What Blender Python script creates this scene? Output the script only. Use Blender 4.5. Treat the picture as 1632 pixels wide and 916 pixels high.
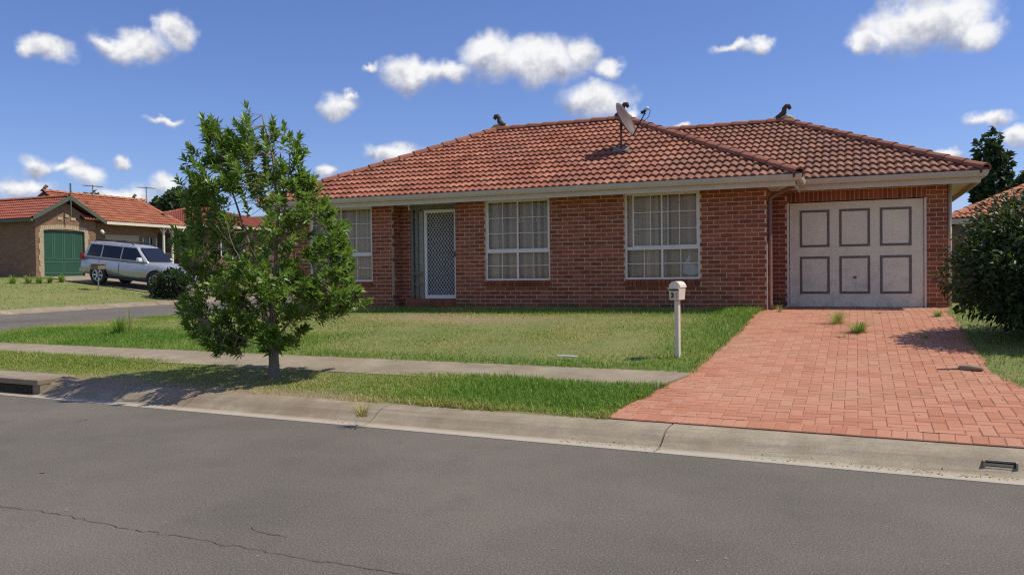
import bpy, bmesh, math, random
import numpy as np
from mathutils import Vector, Matrix

for o in list(bpy.data.objects):
    bpy.data.objects.remove(o)
SC = bpy.context.scene
COL = SC.collection
random.seed(7)
RNG = np.random.default_rng(7)

# ------------------------------------------------------------------ camera
EYE = 1.55
FPX = 1310.0
TH, PI_, RO = math.radians(22.76), 23 / 1310.0, 0.0117
F0 = Vector((-math.sin(TH), math.cos(TH), 0)); R0 = Vector((math.cos(TH), math.sin(TH), 0)); UZ = Vector((0, 0, 1))
CF = F0 * math.cos(PI_) - UZ * math.sin(PI_); CU0 = UZ * math.cos(PI_) + F0 * math.sin(PI_)
CR = R0 * math.cos(RO) - CU0 * math.sin(RO); CU = CU0 * math.cos(RO) + R0 * math.sin(RO)
CAM0 = Vector((0, 0, EYE))
cam = bpy.data.cameras.new('camera'); camo = bpy.data.objects.new('camera', cam); COL.objects.link(camo)
m = Matrix((CR, CU, -CF)).transposed().to_4x4(); m.translation = CAM0
camo.matrix_world = m
cam.sensor_width = 36; cam.lens = 36 * FPX / 1632; cam.clip_end = 3000; cam.clip_start = 0.05
SC.camera = camo

# ------------------------------------------------------------------ exposure
vs = SC.view_settings
vs.view_transform = 'Standard'; vs.look = 'None'; vs.exposure = 0.0; vs.gamma = 1.0; vs.use_curve_mapping = False
SC.render.engine = 'CYCLES'; SC.cycles.use_denoising = False; SC.cycles.pixel_filter_type = 'BLACKMAN_HARRIS'; SC.cycles.filter_width = 1.2
SC.cycles.sample_clamp_indirect = 4.0; SC.cycles.use_adaptive_sampling = False
SC.cycles.max_bounces = 6; SC.cycles.diffuse_bounces = 3; SC.cycles.glossy_bounces = 3; SC.cycles.transmission_bounces = 3; SC.cycles.transparent_max_bounces = 10

# ------------------------------------------------------------------ sun
SUN = Vector((0.57, 0.20, 1.0)).normalized()
sl = bpy.data.lights.new('sun', 'SUN'); sl.energy = 4.5; sl.angle = math.radians(0.5); sl.color = (1, 0.92, 0.755)
so = bpy.data.objects.new('sun', sl); COL.objects.link(so)
so.rotation_euler = SUN.to_track_quat('Z', 'Y').to_euler()
so.location = (20, 10, 40)

# ------------------------------------------------------------------ world: sky with cumulus clouds
def pxdir(x, y):
    return (CF + CR * ((x - 816) / FPX) - CU * ((y - 458) / FPX)).normalized()
def azel(x, y):
    d = pxdir(x, y)
    return math.atan2(d.x, d.y), math.asin(d.z)

W = bpy.data.worlds.new('World'); SC.world = W; W.use_nodes = True
wt = W.node_tree; wn = wt.nodes; wl = wt.links
wn.clear()
def wnode(t, **k):
    n = wn.new(t)
    for a, b in k.items(): setattr(n, a, b)
    return n
def wmath(op, a, b=None, c=None, clamp=False):
    n = wnode('ShaderNodeMath', operation=op, use_clamp=clamp)
    for i, v in enumerate((a, b, c)):
        if v is None: continue
        if isinstance(v, (int, float)): n.inputs[i].default_value = v
        else: wl.new(v, n.inputs[i])
    return n.outputs[0]
def wvec(op, a, b):
    n = wnode('ShaderNodeVectorMath', operation=op)
    for i, v in enumerate((a, b)):
        if v is None: continue
        if isinstance(v, (tuple, list)): n.inputs[i].default_value = v
        else: wl.new(v, n.inputs[i])
    return n.outputs[1] if op == 'LENGTH' else n.outputs[0]
sky = wnode('ShaderNodeTexSky', sky_type='NISHITA')
sky.sun_disc = False
sky.sun_elevation = math.asin(SUN.z)
sky.sun_rotation = math.atan2(SUN.x, SUN.y)
sky.air_density = 1.0; sky.dust_density = 0.25; sky.ozone_density = 3.5; sky.altitude = 50
tc = wnode('ShaderNodeTexCoord')
dirn = wvec('NORMALIZE', tc.outputs['Generated'], None)
sp = wnode('ShaderNodeSeparateXYZ'); wl.new(dirn, sp.inputs[0])
az = wmath('ARCTAN2', sp.outputs[0], sp.outputs[1]); el = wmath('ARCSINE', sp.outputs[2])
def wnoise(scale, detail, rough, vec):
    n = wnode('ShaderNodeTexNoise'); n.inputs['Scale'].default_value = scale; n.inputs['Detail'].default_value = detail
    n.inputs['Roughness'].default_value = rough; wl.new(vec, n.inputs['Vector']); return n
n1 = wnoise(22, 5, 0.55, dirn)
warp = wvec('MULTIPLY', wvec('SUBTRACT', n1.outputs['Color'], (0.5, 0.5, 0.5)), (0.05, 0.045, 0))
cb = wnode('ShaderNodeCombineXYZ'); wl.new(az, cb.inputs[0]); wl.new(el, cb.inputs[1])
ae0 = cb.outputs[0]
ae = wvec('ADD', ae0, warp)
LOBES = [(68, 76, 47, 24, 1), (40, 84, 30, 14, .8), (215, 78, 60, 30, 1), (275, 52, 26, 32, 1), (172, 66, 24, 18, 1),
         (538, 168, 30, 25, 1), (558, 150, 12, 12, 1),
         (660, 118, 56, 25, 1), (594, 106, 16, 9, .8), (715, 118, 35, 18, 1), (785, 92, 56, 36, 1), (850, 100, 74, 36, 1), (925, 88, 32, 28, 1), (975, 108, 24, 17, .9),
         (948, 162, 56, 36, 1), (1005, 182, 18, 16, .8), (1178, 76, 50, 12, .8), (1222, 66, 18, 15, .9),
         (1450, 40, 84, 40, 1), (1520, 30, 72, 48, 1), (1385, 64, 30, 22, 1), (1562, 58, 46, 26, 1), (1480, -20, 70, 34, 1),
         (1578, 194, 40, 17, 1), (1508, 246, 32, 12, 1), (1628, 226, 28, 22, 1), (626, 244, 42, 19, 1), (515, 274, 28, 14, .9),
         (268, 192, 36, 11, .8), (190, 257, 20, 12, .8), (62, 266, 42, 18, .72), (36, 302, 56, 20, .85), (138, 284, 38, 22, .7),
         (200, 306, 60, 18, .75), (262, 292, 30, 24, .75), (110, 270, 34, 14, .6), (1148, 204, 22, 9, .8), (1085, 197, 16, 8, .7), (300, 330, 60, 14, .5)]
dist = None; num = None; den = None
for (x, y, rx, ry, wgt) in LOBES:
    a0, e0 = azel(x, y)
    ra = abs(azel(x + rx, y)[0] - azel(x - rx, y)[0]) / 2; re = abs(azel(x, y - ry)[1] - azel(x, y + ry)[1]) / 2
    v = wvec('MULTIPLY', wvec('SUBTRACT', ae, (a0, e0, 0)), (1 / ra, 1 / re, 0))
    L = wvec('LENGTH', v, None)
    spv = wnode('ShaderNodeSeparateXYZ'); wl.new(v, spv.inputs[0]); wt_ = wmath('POWER', wmath('ADD', L, 0.15), -5.0)
    nm = wmath('MULTIPLY', wt_, spv.outputs[1]); num = nm if num is None else wmath('ADD', num, nm); den = wt_ if den is None else wmath('ADD', den, wt_)
    if wgt < 1: L = wmath('ADD', L, (1 - wgt) * 0.75)
    dist = L if dist is None else wmath('SMOOTH_MIN', dist, L, 0.25)
# the same kind of scattered cumulus all round the rest of the sky
vor = wnode('ShaderNodeTexVoronoi', voronoi_dimensions='2D'); vor.inputs['Scale'].default_value = 3.2
wl.new(wvec('MULTIPLY', ae, (1, 2.0, 0)), vor.inputs['Vector'])
vd = wmath('MULTIPLY', vor.outputs['Distance'], 4.2)
a_l = azel(-120, 458)[0]; a_r = azel(1752, 458)[0]
inl = wmath('GREATER_THAN', az, a_l); inr = wmath('LESS_THAN', az, a_r); lowel = wmath('LESS_THAN', el, azel(816, -90)[1])
inside = wmath('MULTIPLY', wmath('MULTIPLY', inl, inr), lowel)
vd = wmath('ADD', vd, wmath('MULTIPLY', inside, 10.0))
vd = wmath('ADD', vd, wmath('MULTIPLY', wmath('LESS_THAN', el, 0.03), 10.0))
dist = wmath('MINIMUM', dist, vd)
n2 = wnoise(36, 9, 0.6, dirn)
off = wnode('ShaderNodeVectorMath', operation='ADD'); wl.new(dirn, off.inputs[0]); off.inputs[1].default_value = tuple(SUN * 0.010 + Vector((0, 0, 0.006)))
n3 = wnoise(36, 9, 0.6, off.outputs[0])
dens = wmath('SUBTRACT', wmath('SUBTRACT', 1.26, dist), wmath('MULTIPLY', wmath('SUBTRACT', n2.outputs['Fac'], 0.5), 1.0))
mr = wnode('ShaderNodeMapRange', interpolation_type='SMOOTHSTEP'); mr.inputs[1].default_value = 0.0; mr.inputs[2].default_value = 0.78
wl.new(dens, mr.inputs[0])
mask = wmath('MULTIPLY', mr.outputs[0], 0.97)
emb = wmath('MULTIPLY', wmath('SUBTRACT', n2.outputs['Fac'], n3.outputs['Fac']), 0.75)
hgt = wnode('ShaderNodeMapRange', interpolation_type='SMOOTHSTEP'); hgt.inputs[1].default_value = -0.75; hgt.inputs[2].default_value = 0.35; wl.new(wmath('DIVIDE', num, den), hgt.inputs[0])
core = wnode('ShaderNodeMapRange'); core.inputs[1].default_value = 0.1; core.inputs[2].default_value = 0.75; wl.new(dens, core.inputs[0])
lum = wmath('ADD', wmath('ADD', 0.56, wmath('ADD', wmath('MULTIPLY', core.outputs[0], 0.10), wmath('MULTIPLY', hgt.outputs[0], 0.30))), emb)
lum = wmath('MINIMUM', wmath('MAXIMUM', lum, 0.5), 0.97)
ccol = wnode('ShaderNodeMix', data_type='RGBA')
ccol.inputs[6].default_value = (0.66, 0.70, 0.90, 1); ccol.inputs[7].default_value = (1, 1, 1, 1)
mrl = wnode('ShaderNodeMapRange'); mrl.inputs[1].default_value = 0.5; mrl.inputs[2].default_value = 0.9; wl.new(lum, mrl.inputs[0]); wl.new(mrl.outputs[0], ccol.inputs[0])
cmul = wvec('SCALE', ccol.outputs[2], None); cmul.node.operation = 'SCALE'; wl.new(lum, cmul.node.inputs['Scale'])
SKY_K = 0.088
smul = wnode('ShaderNodeVectorMath', operation='MULTIPLY'); wl.new(sky.outputs[0], smul.inputs[0]); smul.inputs[1].default_value = (SKY_K * 0.98, SKY_K * 1.05, SKY_K * 1.45)
smix = wnode('ShaderNodeMix', data_type='RGBA'); wl.new(mask, smix.inputs[0]); wl.new(smul.outputs[0], smix.inputs[6]); wl.new(cmul, smix.inputs[7])
bg = wnode('ShaderNodeBackground'); bg.inputs[1].default_value = 1.0; wl.new(smix.outputs[2], bg.inputs[0])
wo = wnode('ShaderNodeOutputWorld'); wl.new(bg.outputs[0], wo.inputs[0])

# ------------------------------------------------------------------ helpers
def tag(o, label=None, cat=None, group=None, kind=None):
    if label: o['label'] = label
    if cat: o['category'] = cat
    if group: o['group'] = group
    if kind: o['kind'] = kind
    return o
def link(o, parent=None):
    COL.objects.link(o)
    if parent: o.parent = parent
    return o
def empty(name, loc=(0, 0, 0), rz=0.0):
    o = bpy.data.objects.new(name, None); o.location = loc; o.rotation_euler = (0, 0, rz); o.empty_display_size = 0.2
    COL.objects.link(o); return o

class MB:
    """collects shapes; build() links them as one mesh object"""
    def __init__(s): s.v = []; s.f = []; s.r = []
    def add(s, vs_, fs, rnd=0.5):
        b = len(s.v); s.v += [tuple(p) for p in vs_]
        for q in fs: s.f.append(tuple(b + i for i in q)); s.r.append(rnd)
    def box(s, x0, x1, y0, y1, z0, z1, rnd=0.5):
        s.add([(x0, y0, z0), (x1, y0, z0), (x1, y1, z0), (x0, y1, z0), (x0, y0, z1), (x1, y0, z1), (x1, y1, z1), (x0, y1, z1)],
              [(0, 3, 2, 1), (4, 5, 6, 7), (0, 1, 5, 4), (1, 2, 6, 5), (2, 3, 7, 6), (3, 0, 4, 7)], rnd)
    def obox(s, o, u, v, w, rnd=0.5):
        """box with corner o and edge vectors u v w"""
        o, u, v, w = map(Vector, (o, u, v, w))
        s.add([o, o + u, o + u + v, o + v, o + w, o + u + w, o + u + v + w, o + v + w],
              [(0, 3, 2, 1), (4, 5, 6, 7), (0, 1, 5, 4), (1, 2, 6, 5), (2, 3, 7, 6), (3, 0, 4, 7)], rnd)
    def tube(s, pts, rads, n=8, caps=True, rnd=0.5):
        pts = [Vector(p) for p in pts]
        if isinstance(rads, (int, float)): rads = [rads] * len(pts)
        b = len(s.v); up = None
        for i, p in enumerate(pts):
            t = (pts[min(i + 1, len(pts) - 1)] - pts[max(i - 1, 0)]).normalized()
            if up is None:
                up = Vector((0, 0, 1)) if abs(t.z) < 0.9 else Vector((1, 0, 0))
            a = t.cross(up).normalized(); c = a.cross(t).normalized(); up = c
            for k in range(n):
                g = 2 * math.pi * k / n
                s.v.append(tuple(p + (a * math.cos(g) + c * math.sin(g)) * rads[i]))
        for i in range(len(pts) - 1):
            for k in range(n):
                s.f.append((b + i * n + k, b + i * n + (k + 1) % n, b + (i + 1) * n + (k + 1) % n, b + (i + 1) * n + k)); s.r.append(rnd)
        if caps:
            s.f.append(tuple(b + k for k in reversed(range(n)))); s.r.append(rnd)
            e = b + (len(pts) - 1) * n
            s.f.append(tuple(e + k for k in range(n))); s.r.append(rnd)
    def mesh(s, name, mat=None, smooth=False):
        me = bpy.data.meshes.new(name); me.from_pydata(s.v, [], s.f); me.update()
        a = me.attributes.new('rnd', 'FLOAT', 'FACE'); a.data.foreach_set('value', s.r)
        if mat: me.materials.append(mat)
        if smooth: me.polygons.foreach_set('use_smooth', [True] * len(me.polygons))
        return me
    def build(s, name, mat, parent=None, smooth=False):
        return link(bpy.data.objects.new(name, s.mesh(name, mat, smooth)), parent)

def fix_normals(o):
    bm = bmesh.new(); bm.from_mesh(o.data); bmesh.ops.recalc_face_normals(bm, faces=bm.faces); bm.to_mesh(o.data); bm.free(); return o
def bevel(o, w=0.01, seg=2):
    md = o.modifiers.new('bevel', 'BEVEL'); md.width = w; md.segments = seg; md.limit_method = 'ANGLE'; return o

def np_mesh(name, verts, tris, mat, attrs=None, parent=None, smooth=False):
    me = bpy.data.meshes.new(name)
    nv, nt = len(verts), len(tris)
    me.vertices.add(nv); me.vertices.foreach_set('co', np.asarray(verts, np.float32).ravel())
    me.loops.add(nt * 3); me.loops.foreach_set('vertex_index', np.asarray(tris, np.int32).ravel())
    me.polygons.add(nt); me.polygons.foreach_set('loop_start', np.arange(0, nt * 3, 3, dtype=np.int32))
    me.polygons.foreach_set('loop_total', np.full(nt, 3, np.int32))
    me.update(calc_edges=True); me.validate()
    for k, a in (attrs or {}).items():
        at = me.attributes.new(k, 'FLOAT', 'POINT'); at.data.foreach_set('value', np.asarray(a, np.float32))
    if smooth: me.polygons.foreach_set('use_smooth', np.ones(nt, bool))
    me.materials.append(mat)
    return link(bpy.data.objects.new(name, me), parent)

# ------------------------------------------------------------------ materials
class NT:
    def __init__(s, name):
        s.m = bpy.data.materials.new(name); s.m.use_nodes = True; s.t = s.m.node_tree; s.n = s.t.nodes; s.l = s.t.links
        s.n.clear(); s.out = s.n.new('ShaderNodeOutputMaterial'); s.b = s.n.new('ShaderNodeBsdfPrincipled'); s.l.new(s.b.outputs[0], s.out.inputs[0])
        s.geo = s.n.new('ShaderNodeNewGeometry')
    def node(s, t, **k):
        n = s.n.new(t)
        for a, b in k.items(): setattr(n, a, b)
        return n
    def put(s, sock, v):
        if isinstance(v, (int, float)): sock.default_value = v
        elif isinstance(v, (tuple, list)): sock.default_value = tuple(v) + ((1,) if len(v) == 3 and sock.type == 'RGBA' else ())
        else: s.l.new(v, sock)
    def pos(s): return s.geo.outputs['Position']
    def noise(s, scale, detail=4, rough=0.55, vec=None, out='Fac', dist=0.0):
        n = s.node('ShaderNodeTexNoise'); n.inputs['Scale'].default_value = scale; n.inputs['Detail'].default_value = detail; n.inputs['Roughness'].default_value = rough
        n.inputs['Distortion'].default_value = dist
        s.l.new(vec if vec is not None else s.pos(), n.inputs['Vector']); return n.outputs[out]
    def math(s, op, a, b=0.0, c=None, clamp=False):
        n = s.node('ShaderNodeMath', operation=op, use_clamp=clamp); s.put(n.inputs[0], a); s.put(n.inputs[1], b)
        if c is not None: s.put(n.inputs[2], c)
        return n.outputs[0]
    def rng(s, v, a, b, c=0.0, d=1.0):
        n = s.node('ShaderNodeMapRange'); s.put(n.inputs[0], v)
        for i, q in enumerate((a, b, c, d)): n.inputs[i + 1].default_value = q
        return n.outputs[0]
    def mix(s, f, a, b, blend='MIX'):
        n = s.node('ShaderNodeMix', data_type='RGBA', blend_type=blend); s.put(n.inputs[0], f); s.put(n.inputs[6], a); s.put(n.inputs[7], b); return n.outputs[2]
    def ramp(s, f, stops):
        n = s.node('ShaderNodeValToRGB'); s.put(n.inputs[0], f)
        e = n.color_ramp.elements
        while len(e) < len(stops): e.new(0.5)
        for q, (p, c) in zip(e, stops): q.position = p; q.color = tuple(c) + (1,)
        return n.outputs[0]
    def attr(s, name='rnd'):
        n = s.node('ShaderNodeAttribute'); n.attribute_name = name; return n.outputs['Fac']
    def sep(s, v=None):
        n = s.node('ShaderNodeSeparateXYZ'); s.l.new(v if v is not None else s.pos(), n.inputs[0]); return n.outputs
    def bump(s, h, strength=0.3, d=0.01):
        n = s.node('ShaderNodeBump'); n.inputs['Strength'].default_value = strength; n.inputs['Distance'].default_value = d; s.put(n.inputs['Height'], h)
        s.l.new(n.outputs[0], s.b.inputs['Normal'])
    def done(s, col, rough=0.8, metal=0.0, spec=None):
        s.put(s.b.inputs['Base Color'], col); s.put(s.b.inputs['Roughness'], rough); s.b.inputs['Metallic'].default_value = metal
        if spec is not None: s.b.inputs['Specular IOR Level'].default_value = spec
        return s.m

def plain(name, col, rough=0.6, var=0.12, scale=6, metal=0.0, spec=None):
    t = NT(name); n = t.noise(scale, 5); n2 = t.noise(scale * 9, 3)
    f = t.rng(t.math('ADD', t.math('MULTIPLY', n, 0.7), t.math('MULTIPLY', n2, 0.3)), 0.3, 0.7)
    c = t.mix(f, tuple(x * (1 - var) for x in col), tuple(min(1, x * (1 + var)) for x in col))
    return t.done(c, rough, metal, spec)

M = {}
# house bricks
t = NT('brick'); r = t.attr()
c = t.ramp(r, [(0.0, (0.235, 0.060, 0.025)), (0.35, (0.315, 0.083, 0.034)), (0.7, (0.375, 0.103, 0.043)), (1.0, (0.43, 0.13, 0.06))])
n = t.noise(38, 6, 0.65); c = t.mix(t.rng(n, 0.35, 0.75, 0, 0.55), c, (0.09, 0.034, 0.026))
n = t.noise(120, 3, 0.6); c = t.mix(t.rng(n, 0.62, 0.8, 0, 0.5), c, (0.36, 0.24, 0.17))
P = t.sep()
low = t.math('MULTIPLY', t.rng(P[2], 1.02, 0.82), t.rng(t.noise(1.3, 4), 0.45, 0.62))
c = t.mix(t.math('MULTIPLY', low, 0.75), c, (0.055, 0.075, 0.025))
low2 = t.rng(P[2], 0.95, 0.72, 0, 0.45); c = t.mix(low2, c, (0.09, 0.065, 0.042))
t.bump(t.noise(90, 5), 0.5, 0.004); M['brick'] = t.done(c, 0.88)
t = NT('mortar'); n = t.noise(14, 5); c = t.mix(n, (0.55, 0.41, 0.29), (0.72, 0.55, 0.40)); P = t.sep()
c = t.mix(t.rng(P[2], 1.0, 0.72, 0, 0.6), c, (0.10, 0.09, 0.055)); t.bump(t.noise(120, 3), 0.4, 0.003); M['mortar'] = t.done(c, 0.95)
# roof tiles
def tile_mat(name, cols, lichen=0.5, weather=False):
    t = NT(name); r = t.attr(); c = t.ramp(r, [(i / (len(cols) - 1), q) for i, q in enumerate(cols)])
    big = t.noise(0.7, 5, 0.6); c = t.mix(t.rng(big, 0.42, 0.7, 0, 0.55 * lichen), c, (0.17, 0.085, 0.06))
    sp_ = t.noise(26, 6, 0.7); c = t.mix(t.rng(sp_, 0.5, 0.72, 0, lichen), c, (0.115, 0.06, 0.045))
    sp2 = t.noise(55, 4, 0.6); c = t.mix(t.rng(sp2, 0.66, 0.78, 0, 0.55 * lichen), c, (0.42, 0.34, 0.26))
    if weather:
        P = t.sep(); c = t.mix(t.math('MULTIPLY', t.rng(P[0], -6.5, -1.0, 0.0, 0.62), t.rng(t.noise(2.3, 5, 0.65), 0.25, 0.65, 0.45, 1.0)), c, (0.165, 0.105, 0.075))
    t.bump(t.noise(140, 4), 0.4, 0.003)
    return t.done(c, 0.85)
M['tile'] = tile_mat('roof_tile', [(0.215, 0.064, 0.034), (0.295, 0.094, 0.052), (0.35, 0.122, 0.070), (0.43, 0.175, 0.105)], 0.75, True)
M['cap'] = tile_mat('ridge_tile', [(0.27, 0.092, 0.052), (0.35, 0.13, 0.076)], 0.6)
M['tile_orange'] = tile_mat('orange_roof_tile', [(0.34, 0.115, 0.060), (0.42, 0.155, 0.08), (0.48, 0.19, 0.10)], 0.3)
M['tile_red'] = tile_mat('red_roof_tile', [(0.28, 0.07, 0.045), (0.35, 0.095, 0.06)], 0.35)
M['underlay'] = plain('underlay', (0.11, 0.045, 0.033), 0.9)
M['bedding'] = plain('bedding_mortar', (0.13, 0.055, 0.04), 0.95, 0.3, 20)
# painted metal and timber
M['gutter'] = plain('gutter_paint', (0.55, 0.47, 0.37), 0.45, 0.10, 3)
M['fascia'] = plain('fascia_paint', (0.60, 0.52, 0.41), 0.55, 0.10, 3)
M['soffit'] = plain('soffit_paint', (0.70, 0.64, 0.54), 0.8, 0.08, 3)
M['frame'] = plain('window_frame_paint', (0.78, 0.72, 0.63), 0.5, 0.08, 5)
M['door_frame'] = plain('security_frame_paint', (0.80, 0.76, 0.73), 0.4, 0.05, 5)
M['grille'] = plain('grille_paint', (0.78, 0.74, 0.70), 0.45, 0.05, 5)
M['dark_door'] = plain('dark_door', (0.10, 0.095, 0.09), 0.6)
M['timber_grey'] = plain('grey_timber', (0.20, 0.20, 0.165), 0.7)
t = NT('garage_paint'); n = t.noise(1.6, 6, 0.65); c = t.mix(t.rng(n, 0.35, 0.7), (0.75, 0.69, 0.52), (0.85, 0.79, 0.61))
n2 = t.noise(5.5, 6, 0.7); P = t.sep(); c = t.mix(t.math('MULTIPLY', t.rng(n2, 0.48, 0.70), t.rng(P[2], 2.0, 0.8, 0.2, 0.85)), c, (0.44, 0.39, 0.33))
sp_ = t.node('ShaderNodeVectorMath', operation='MULTIPLY'); t.l.new(t.pos(), sp_.inputs[0]); sp_.inputs[1].default_value = (9, 9, 0.5)
st = t.noise(1.0, 4, 0.6, vec=sp_.outputs[0]); c = t.mix(t.rng(st, 0.55, 0.75, 0, 0.25), c, (0.5, 0.44, 0.37)); M['garage_paint'] = t.done(c, 0.6)
M['garage_trim'] = plain('garage_trim', (0.15, 0.13, 0.11), 0.65, 0.15, 8)
M['rust'] = plain('dish_paint', (0.095, 0.055, 0.048), 0.6, 0.15, 12)
M['pole'] = plain('rusty_pole', (0.13, 0.06, 0.045), 0.7, 0.3, 20)
M['pipe'] = plain('downpipe_paint', (0.20, 0.10, 0.075), 0.5, 0.1, 5)
M['pipe_light'] = plain('pale_downpipe', (0.55, 0.42, 0.34), 0.5, 0.1, 5)
M['finial'] = plain('finial_clay', (0.075, 0.048, 0.036), 0.85, 0.4, 30)
M['finial_base'] = plain('finial_mortar', (0.42, 0.38, 0.20), 0.9, 0.2, 30)
M['black'] = plain('black_plastic', (0.02, 0.02, 0.022), 0.5)
M['white'] = plain('white_plastic', (0.72, 0.72, 0.70), 0.5, 0.05)
M['cream'] = plain('cream_metal', (0.70, 0.62, 0.50), 0.45, 0.08, 14)
M['digit'] = plain('digit_ink', (0.03, 0.028, 0.03), 0.6)
M['digit_faded'] = plain('faded_ink', (0.50, 0.44, 0.36), 0.6)
t = NT('blind'); r = t.attr(); c = t.ramp(r, [(0, (0.30, 0.225, 0.165)), (0.5, (0.54, 0.42, 0.32)), (1, (0.74, 0.60, 0.47))]); M['blind'] = t.done(c, 0.9)
# glass
t = NT('glass'); t.n.remove(t.b)
tr = t.node('ShaderNodeBsdfTransparent'); tr.inputs[0].default_value = (0.90, 0.90, 0.87, 1)
gl = t.node('ShaderNodeBsdfGlossy'); gl.inputs['Roughness'].default_value = 0.02; gl.inputs[0].default_value = (0.9, 0.9, 0.9, 1)
lw = t.node('ShaderNodeFresnel'); lw.inputs[0].default_value = 1.5
mx = t.node('ShaderNodeMixShader'); t.l.new(t.math('MULTIPLY', lw.outputs[0], 0.75), mx.inputs[0]); t.l.new(tr.outputs[0], mx.inputs[1]); t.l.new(gl.outputs[0], mx.inputs[2]); t.l.new(mx.outputs[0], t.out.inputs[0])
M['glass'] = t.m
M['dark_glass'] = plain('dark_glass', (0.012, 0.014, 0.017), 0.06, 0.05, 3, 0, 0.6)
# ground
t = NT('asphalt'); f1 = t.noise(85, 5, 0.8); f2 = t.noise(0.5, 5, 0.6); f3 = t.noise(22, 5, 0.65)
c = t.mix(t.rng(f2, 0.3, 0.7), (0.088, 0.078, 0.064), (0.148, 0.130, 0.108)); c = t.mix(t.rng(f1, 0.52, 0.68, 0, 0.8), c, (0.30, 0.265, 0.22)); c = t.mix(t.rng(f1, 0.5, 0.3, 0, 0.9), c, (0.03, 0.027, 0.025))
c = t.mix(t.rng(f3, 0.6, 0.8, 0, 0.35), c, (0.055, 0.05, 0.047)); wv = t.noise(95, 2, 0.5); c = t.mix(t.rng(wv, 0.70, 0.74, 0, 0.8), c, (0.50, 0.46, 0.40)); st_ = t.noise(1.7, 6, 0.7); c = t.mix(t.rng(st_, 0.55, 0.75, 0, 0.4), c, (0.07, 0.064, 0.056))
t.bump(t.math('ADD', f1, t.math('MULTIPLY', f3, 0.5)), 0.6, 0.006); M['asphalt'] = t.done(c, 0.9)
M['crack'] = plain('crack_tar', (0.05, 0.045, 0.04), 0.85, 0.3, 30)
t = NT('kerb_concrete'); a = t.noise(3.0, 6, 0.65); b_ = t.noise(70, 5, 0.75); P = t.sep()
c = t.mix(t.rng(a, 0.35, 0.7), (0.25, 0.21, 0.15), (0.385, 0.33, 0.24)); c = t.mix(t.rng(b_, 0.48, 0.66, 0, 0.65), c, (0.15, 0.125, 0.09))
c = t.mix(t.math('MULTIPLY', t.rng(P[0], -1.5, -5.5, 0.0, 0.9), t.rng(t.noise(2.2, 5), 0.35, 0.6)), c, (0.22, 0.165, 0.112))
sv = t.node('ShaderNodeVectorMath', operation='MULTIPLY'); t.l.new(t.pos(), sv.inputs[0]); sv.inputs[1].default_value = (1.2, 22, 22)
c = t.mix(t.rng(t.noise(1, 4, 0.6, vec=sv.outputs[0]), 0.52, 0.7, 0, 0.45), c, (0.16, 0.13, 0.095))
c = t.mix(t.rng(P[2], 0.014, 0.002, 0, 0.7), c, (0.46, 0.41, 0.34))
t.bump(b_, 0.5, 0.005); M['kerb'] = t.done(c, 0.92)
t = NT('path_concrete'); a = t.noise(2.0, 6, 0.65); b_ = t.noise(70, 4, 0.65); c = t.mix(t.rng(a, 0.35, 0.7), (0.22, 0.18, 0.125), (0.33, 0.275, 0.20)); c = t.mix(t.rng(b_, 0.5, 0.75, 0, 0.5), c, (0.17, 0.145, 0.11)); t.bump(b_, 0.5, 0.004); M['path'] = t.done(c, 0.93)
t = NT('paver'); r = t.attr(); c = t.ramp(r, [(0, (0.37, 0.148, 0.085)), (0.4, (0.425, 0.178, 0.104)), (0.75, (0.465, 0.205, 0.125)), (1, (0.42, 0.205, 0.135))])
n = t.noise(45, 6, 0.65); c = t.mix(t.rng(n, 0.45, 0.75, 0, 0.45), c, (0.32, 0.13, 0.085)); n = t.noise(1.1, 6, 0.65); c = t.mix(t.rng(n, 0.45, 0.7, 0, 0.5), c, (0.43, 0.26, 0.165)); n = t.noise(2.7, 6, 0.7); c = t.mix(t.rng(n, 0.55, 0.72, 0, 0.5), c, (0.24, 0.125, 0.08)); t.bump(t.noise(110, 4), 0.4, 0.003); M['paver'] = t.done(c, 0.9)
M['paver_sand'] = plain('joint_sand', (0.31, 0.15, 0.095), 0.95, 0.25, 20)
t = NT('soil_turf'); a = t.noise(0.9, 6, 0.65); b_ = t.noise(9, 5, 0.65); c_ = t.noise(60, 4, 0.7)
c = t.mix(t.rng(a, 0.35, 0.65), (0.15, 0.205, 0.05), (0.26, 0.25, 0.09)); c = t.mix(t.rng(b_, 0.45, 0.7, 0, 0.6), c, (0.28, 0.215, 0.12)); c = t.mix(t.rng(c_, 0.45, 0.7, 0, 0.5), c, (0.07, 0.075, 0.03))
dst = t.attr('dirt'); c = t.mix(t.math('MULTIPLY', dst, t.rng(b_, 0.25, 0.5, 0.6, 1.0)), c, (0.27, 0.20, 0.125)); t.bump(t.math('ADD', b_, c_), 0.7, 0.03); M['soil'] = t.done(c, 0.97)
def leafy(name, stops, trans=0.35, rough=0.5, spec=0.3):
    t = NT(name); r = t.attr(); c = t.ramp(r, stops); t.done(c, rough, 0, spec)
    tb = t.node('ShaderNodeBsdfTranslucent'); c2 = t.mix(0.55, c, (0.22, 0.30, 0.03)); t.l.new(c2, tb.inputs[0])
    mx = t.node('ShaderNodeMixShader'); mx.inputs[0].default_value = trans; t.l.new(t.b.outputs[0], mx.inputs[1]); t.l.new(tb.outputs[0], mx.inputs[2]); t.l.new(mx.outputs[0], t.out.inputs[0])
    return t.m
M['grass'] = leafy('grass_blades', [(0, (0.105, 0.25, 0.03)), (0.3, (0.185, 0.335, 0.045)), (0.55, (0.30, 0.385, 0.078)), (0.8, (0.48, 0.42, 0.155)), (1, (0.66, 0.51, 0.26))], 0.4, 0.6)
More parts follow.
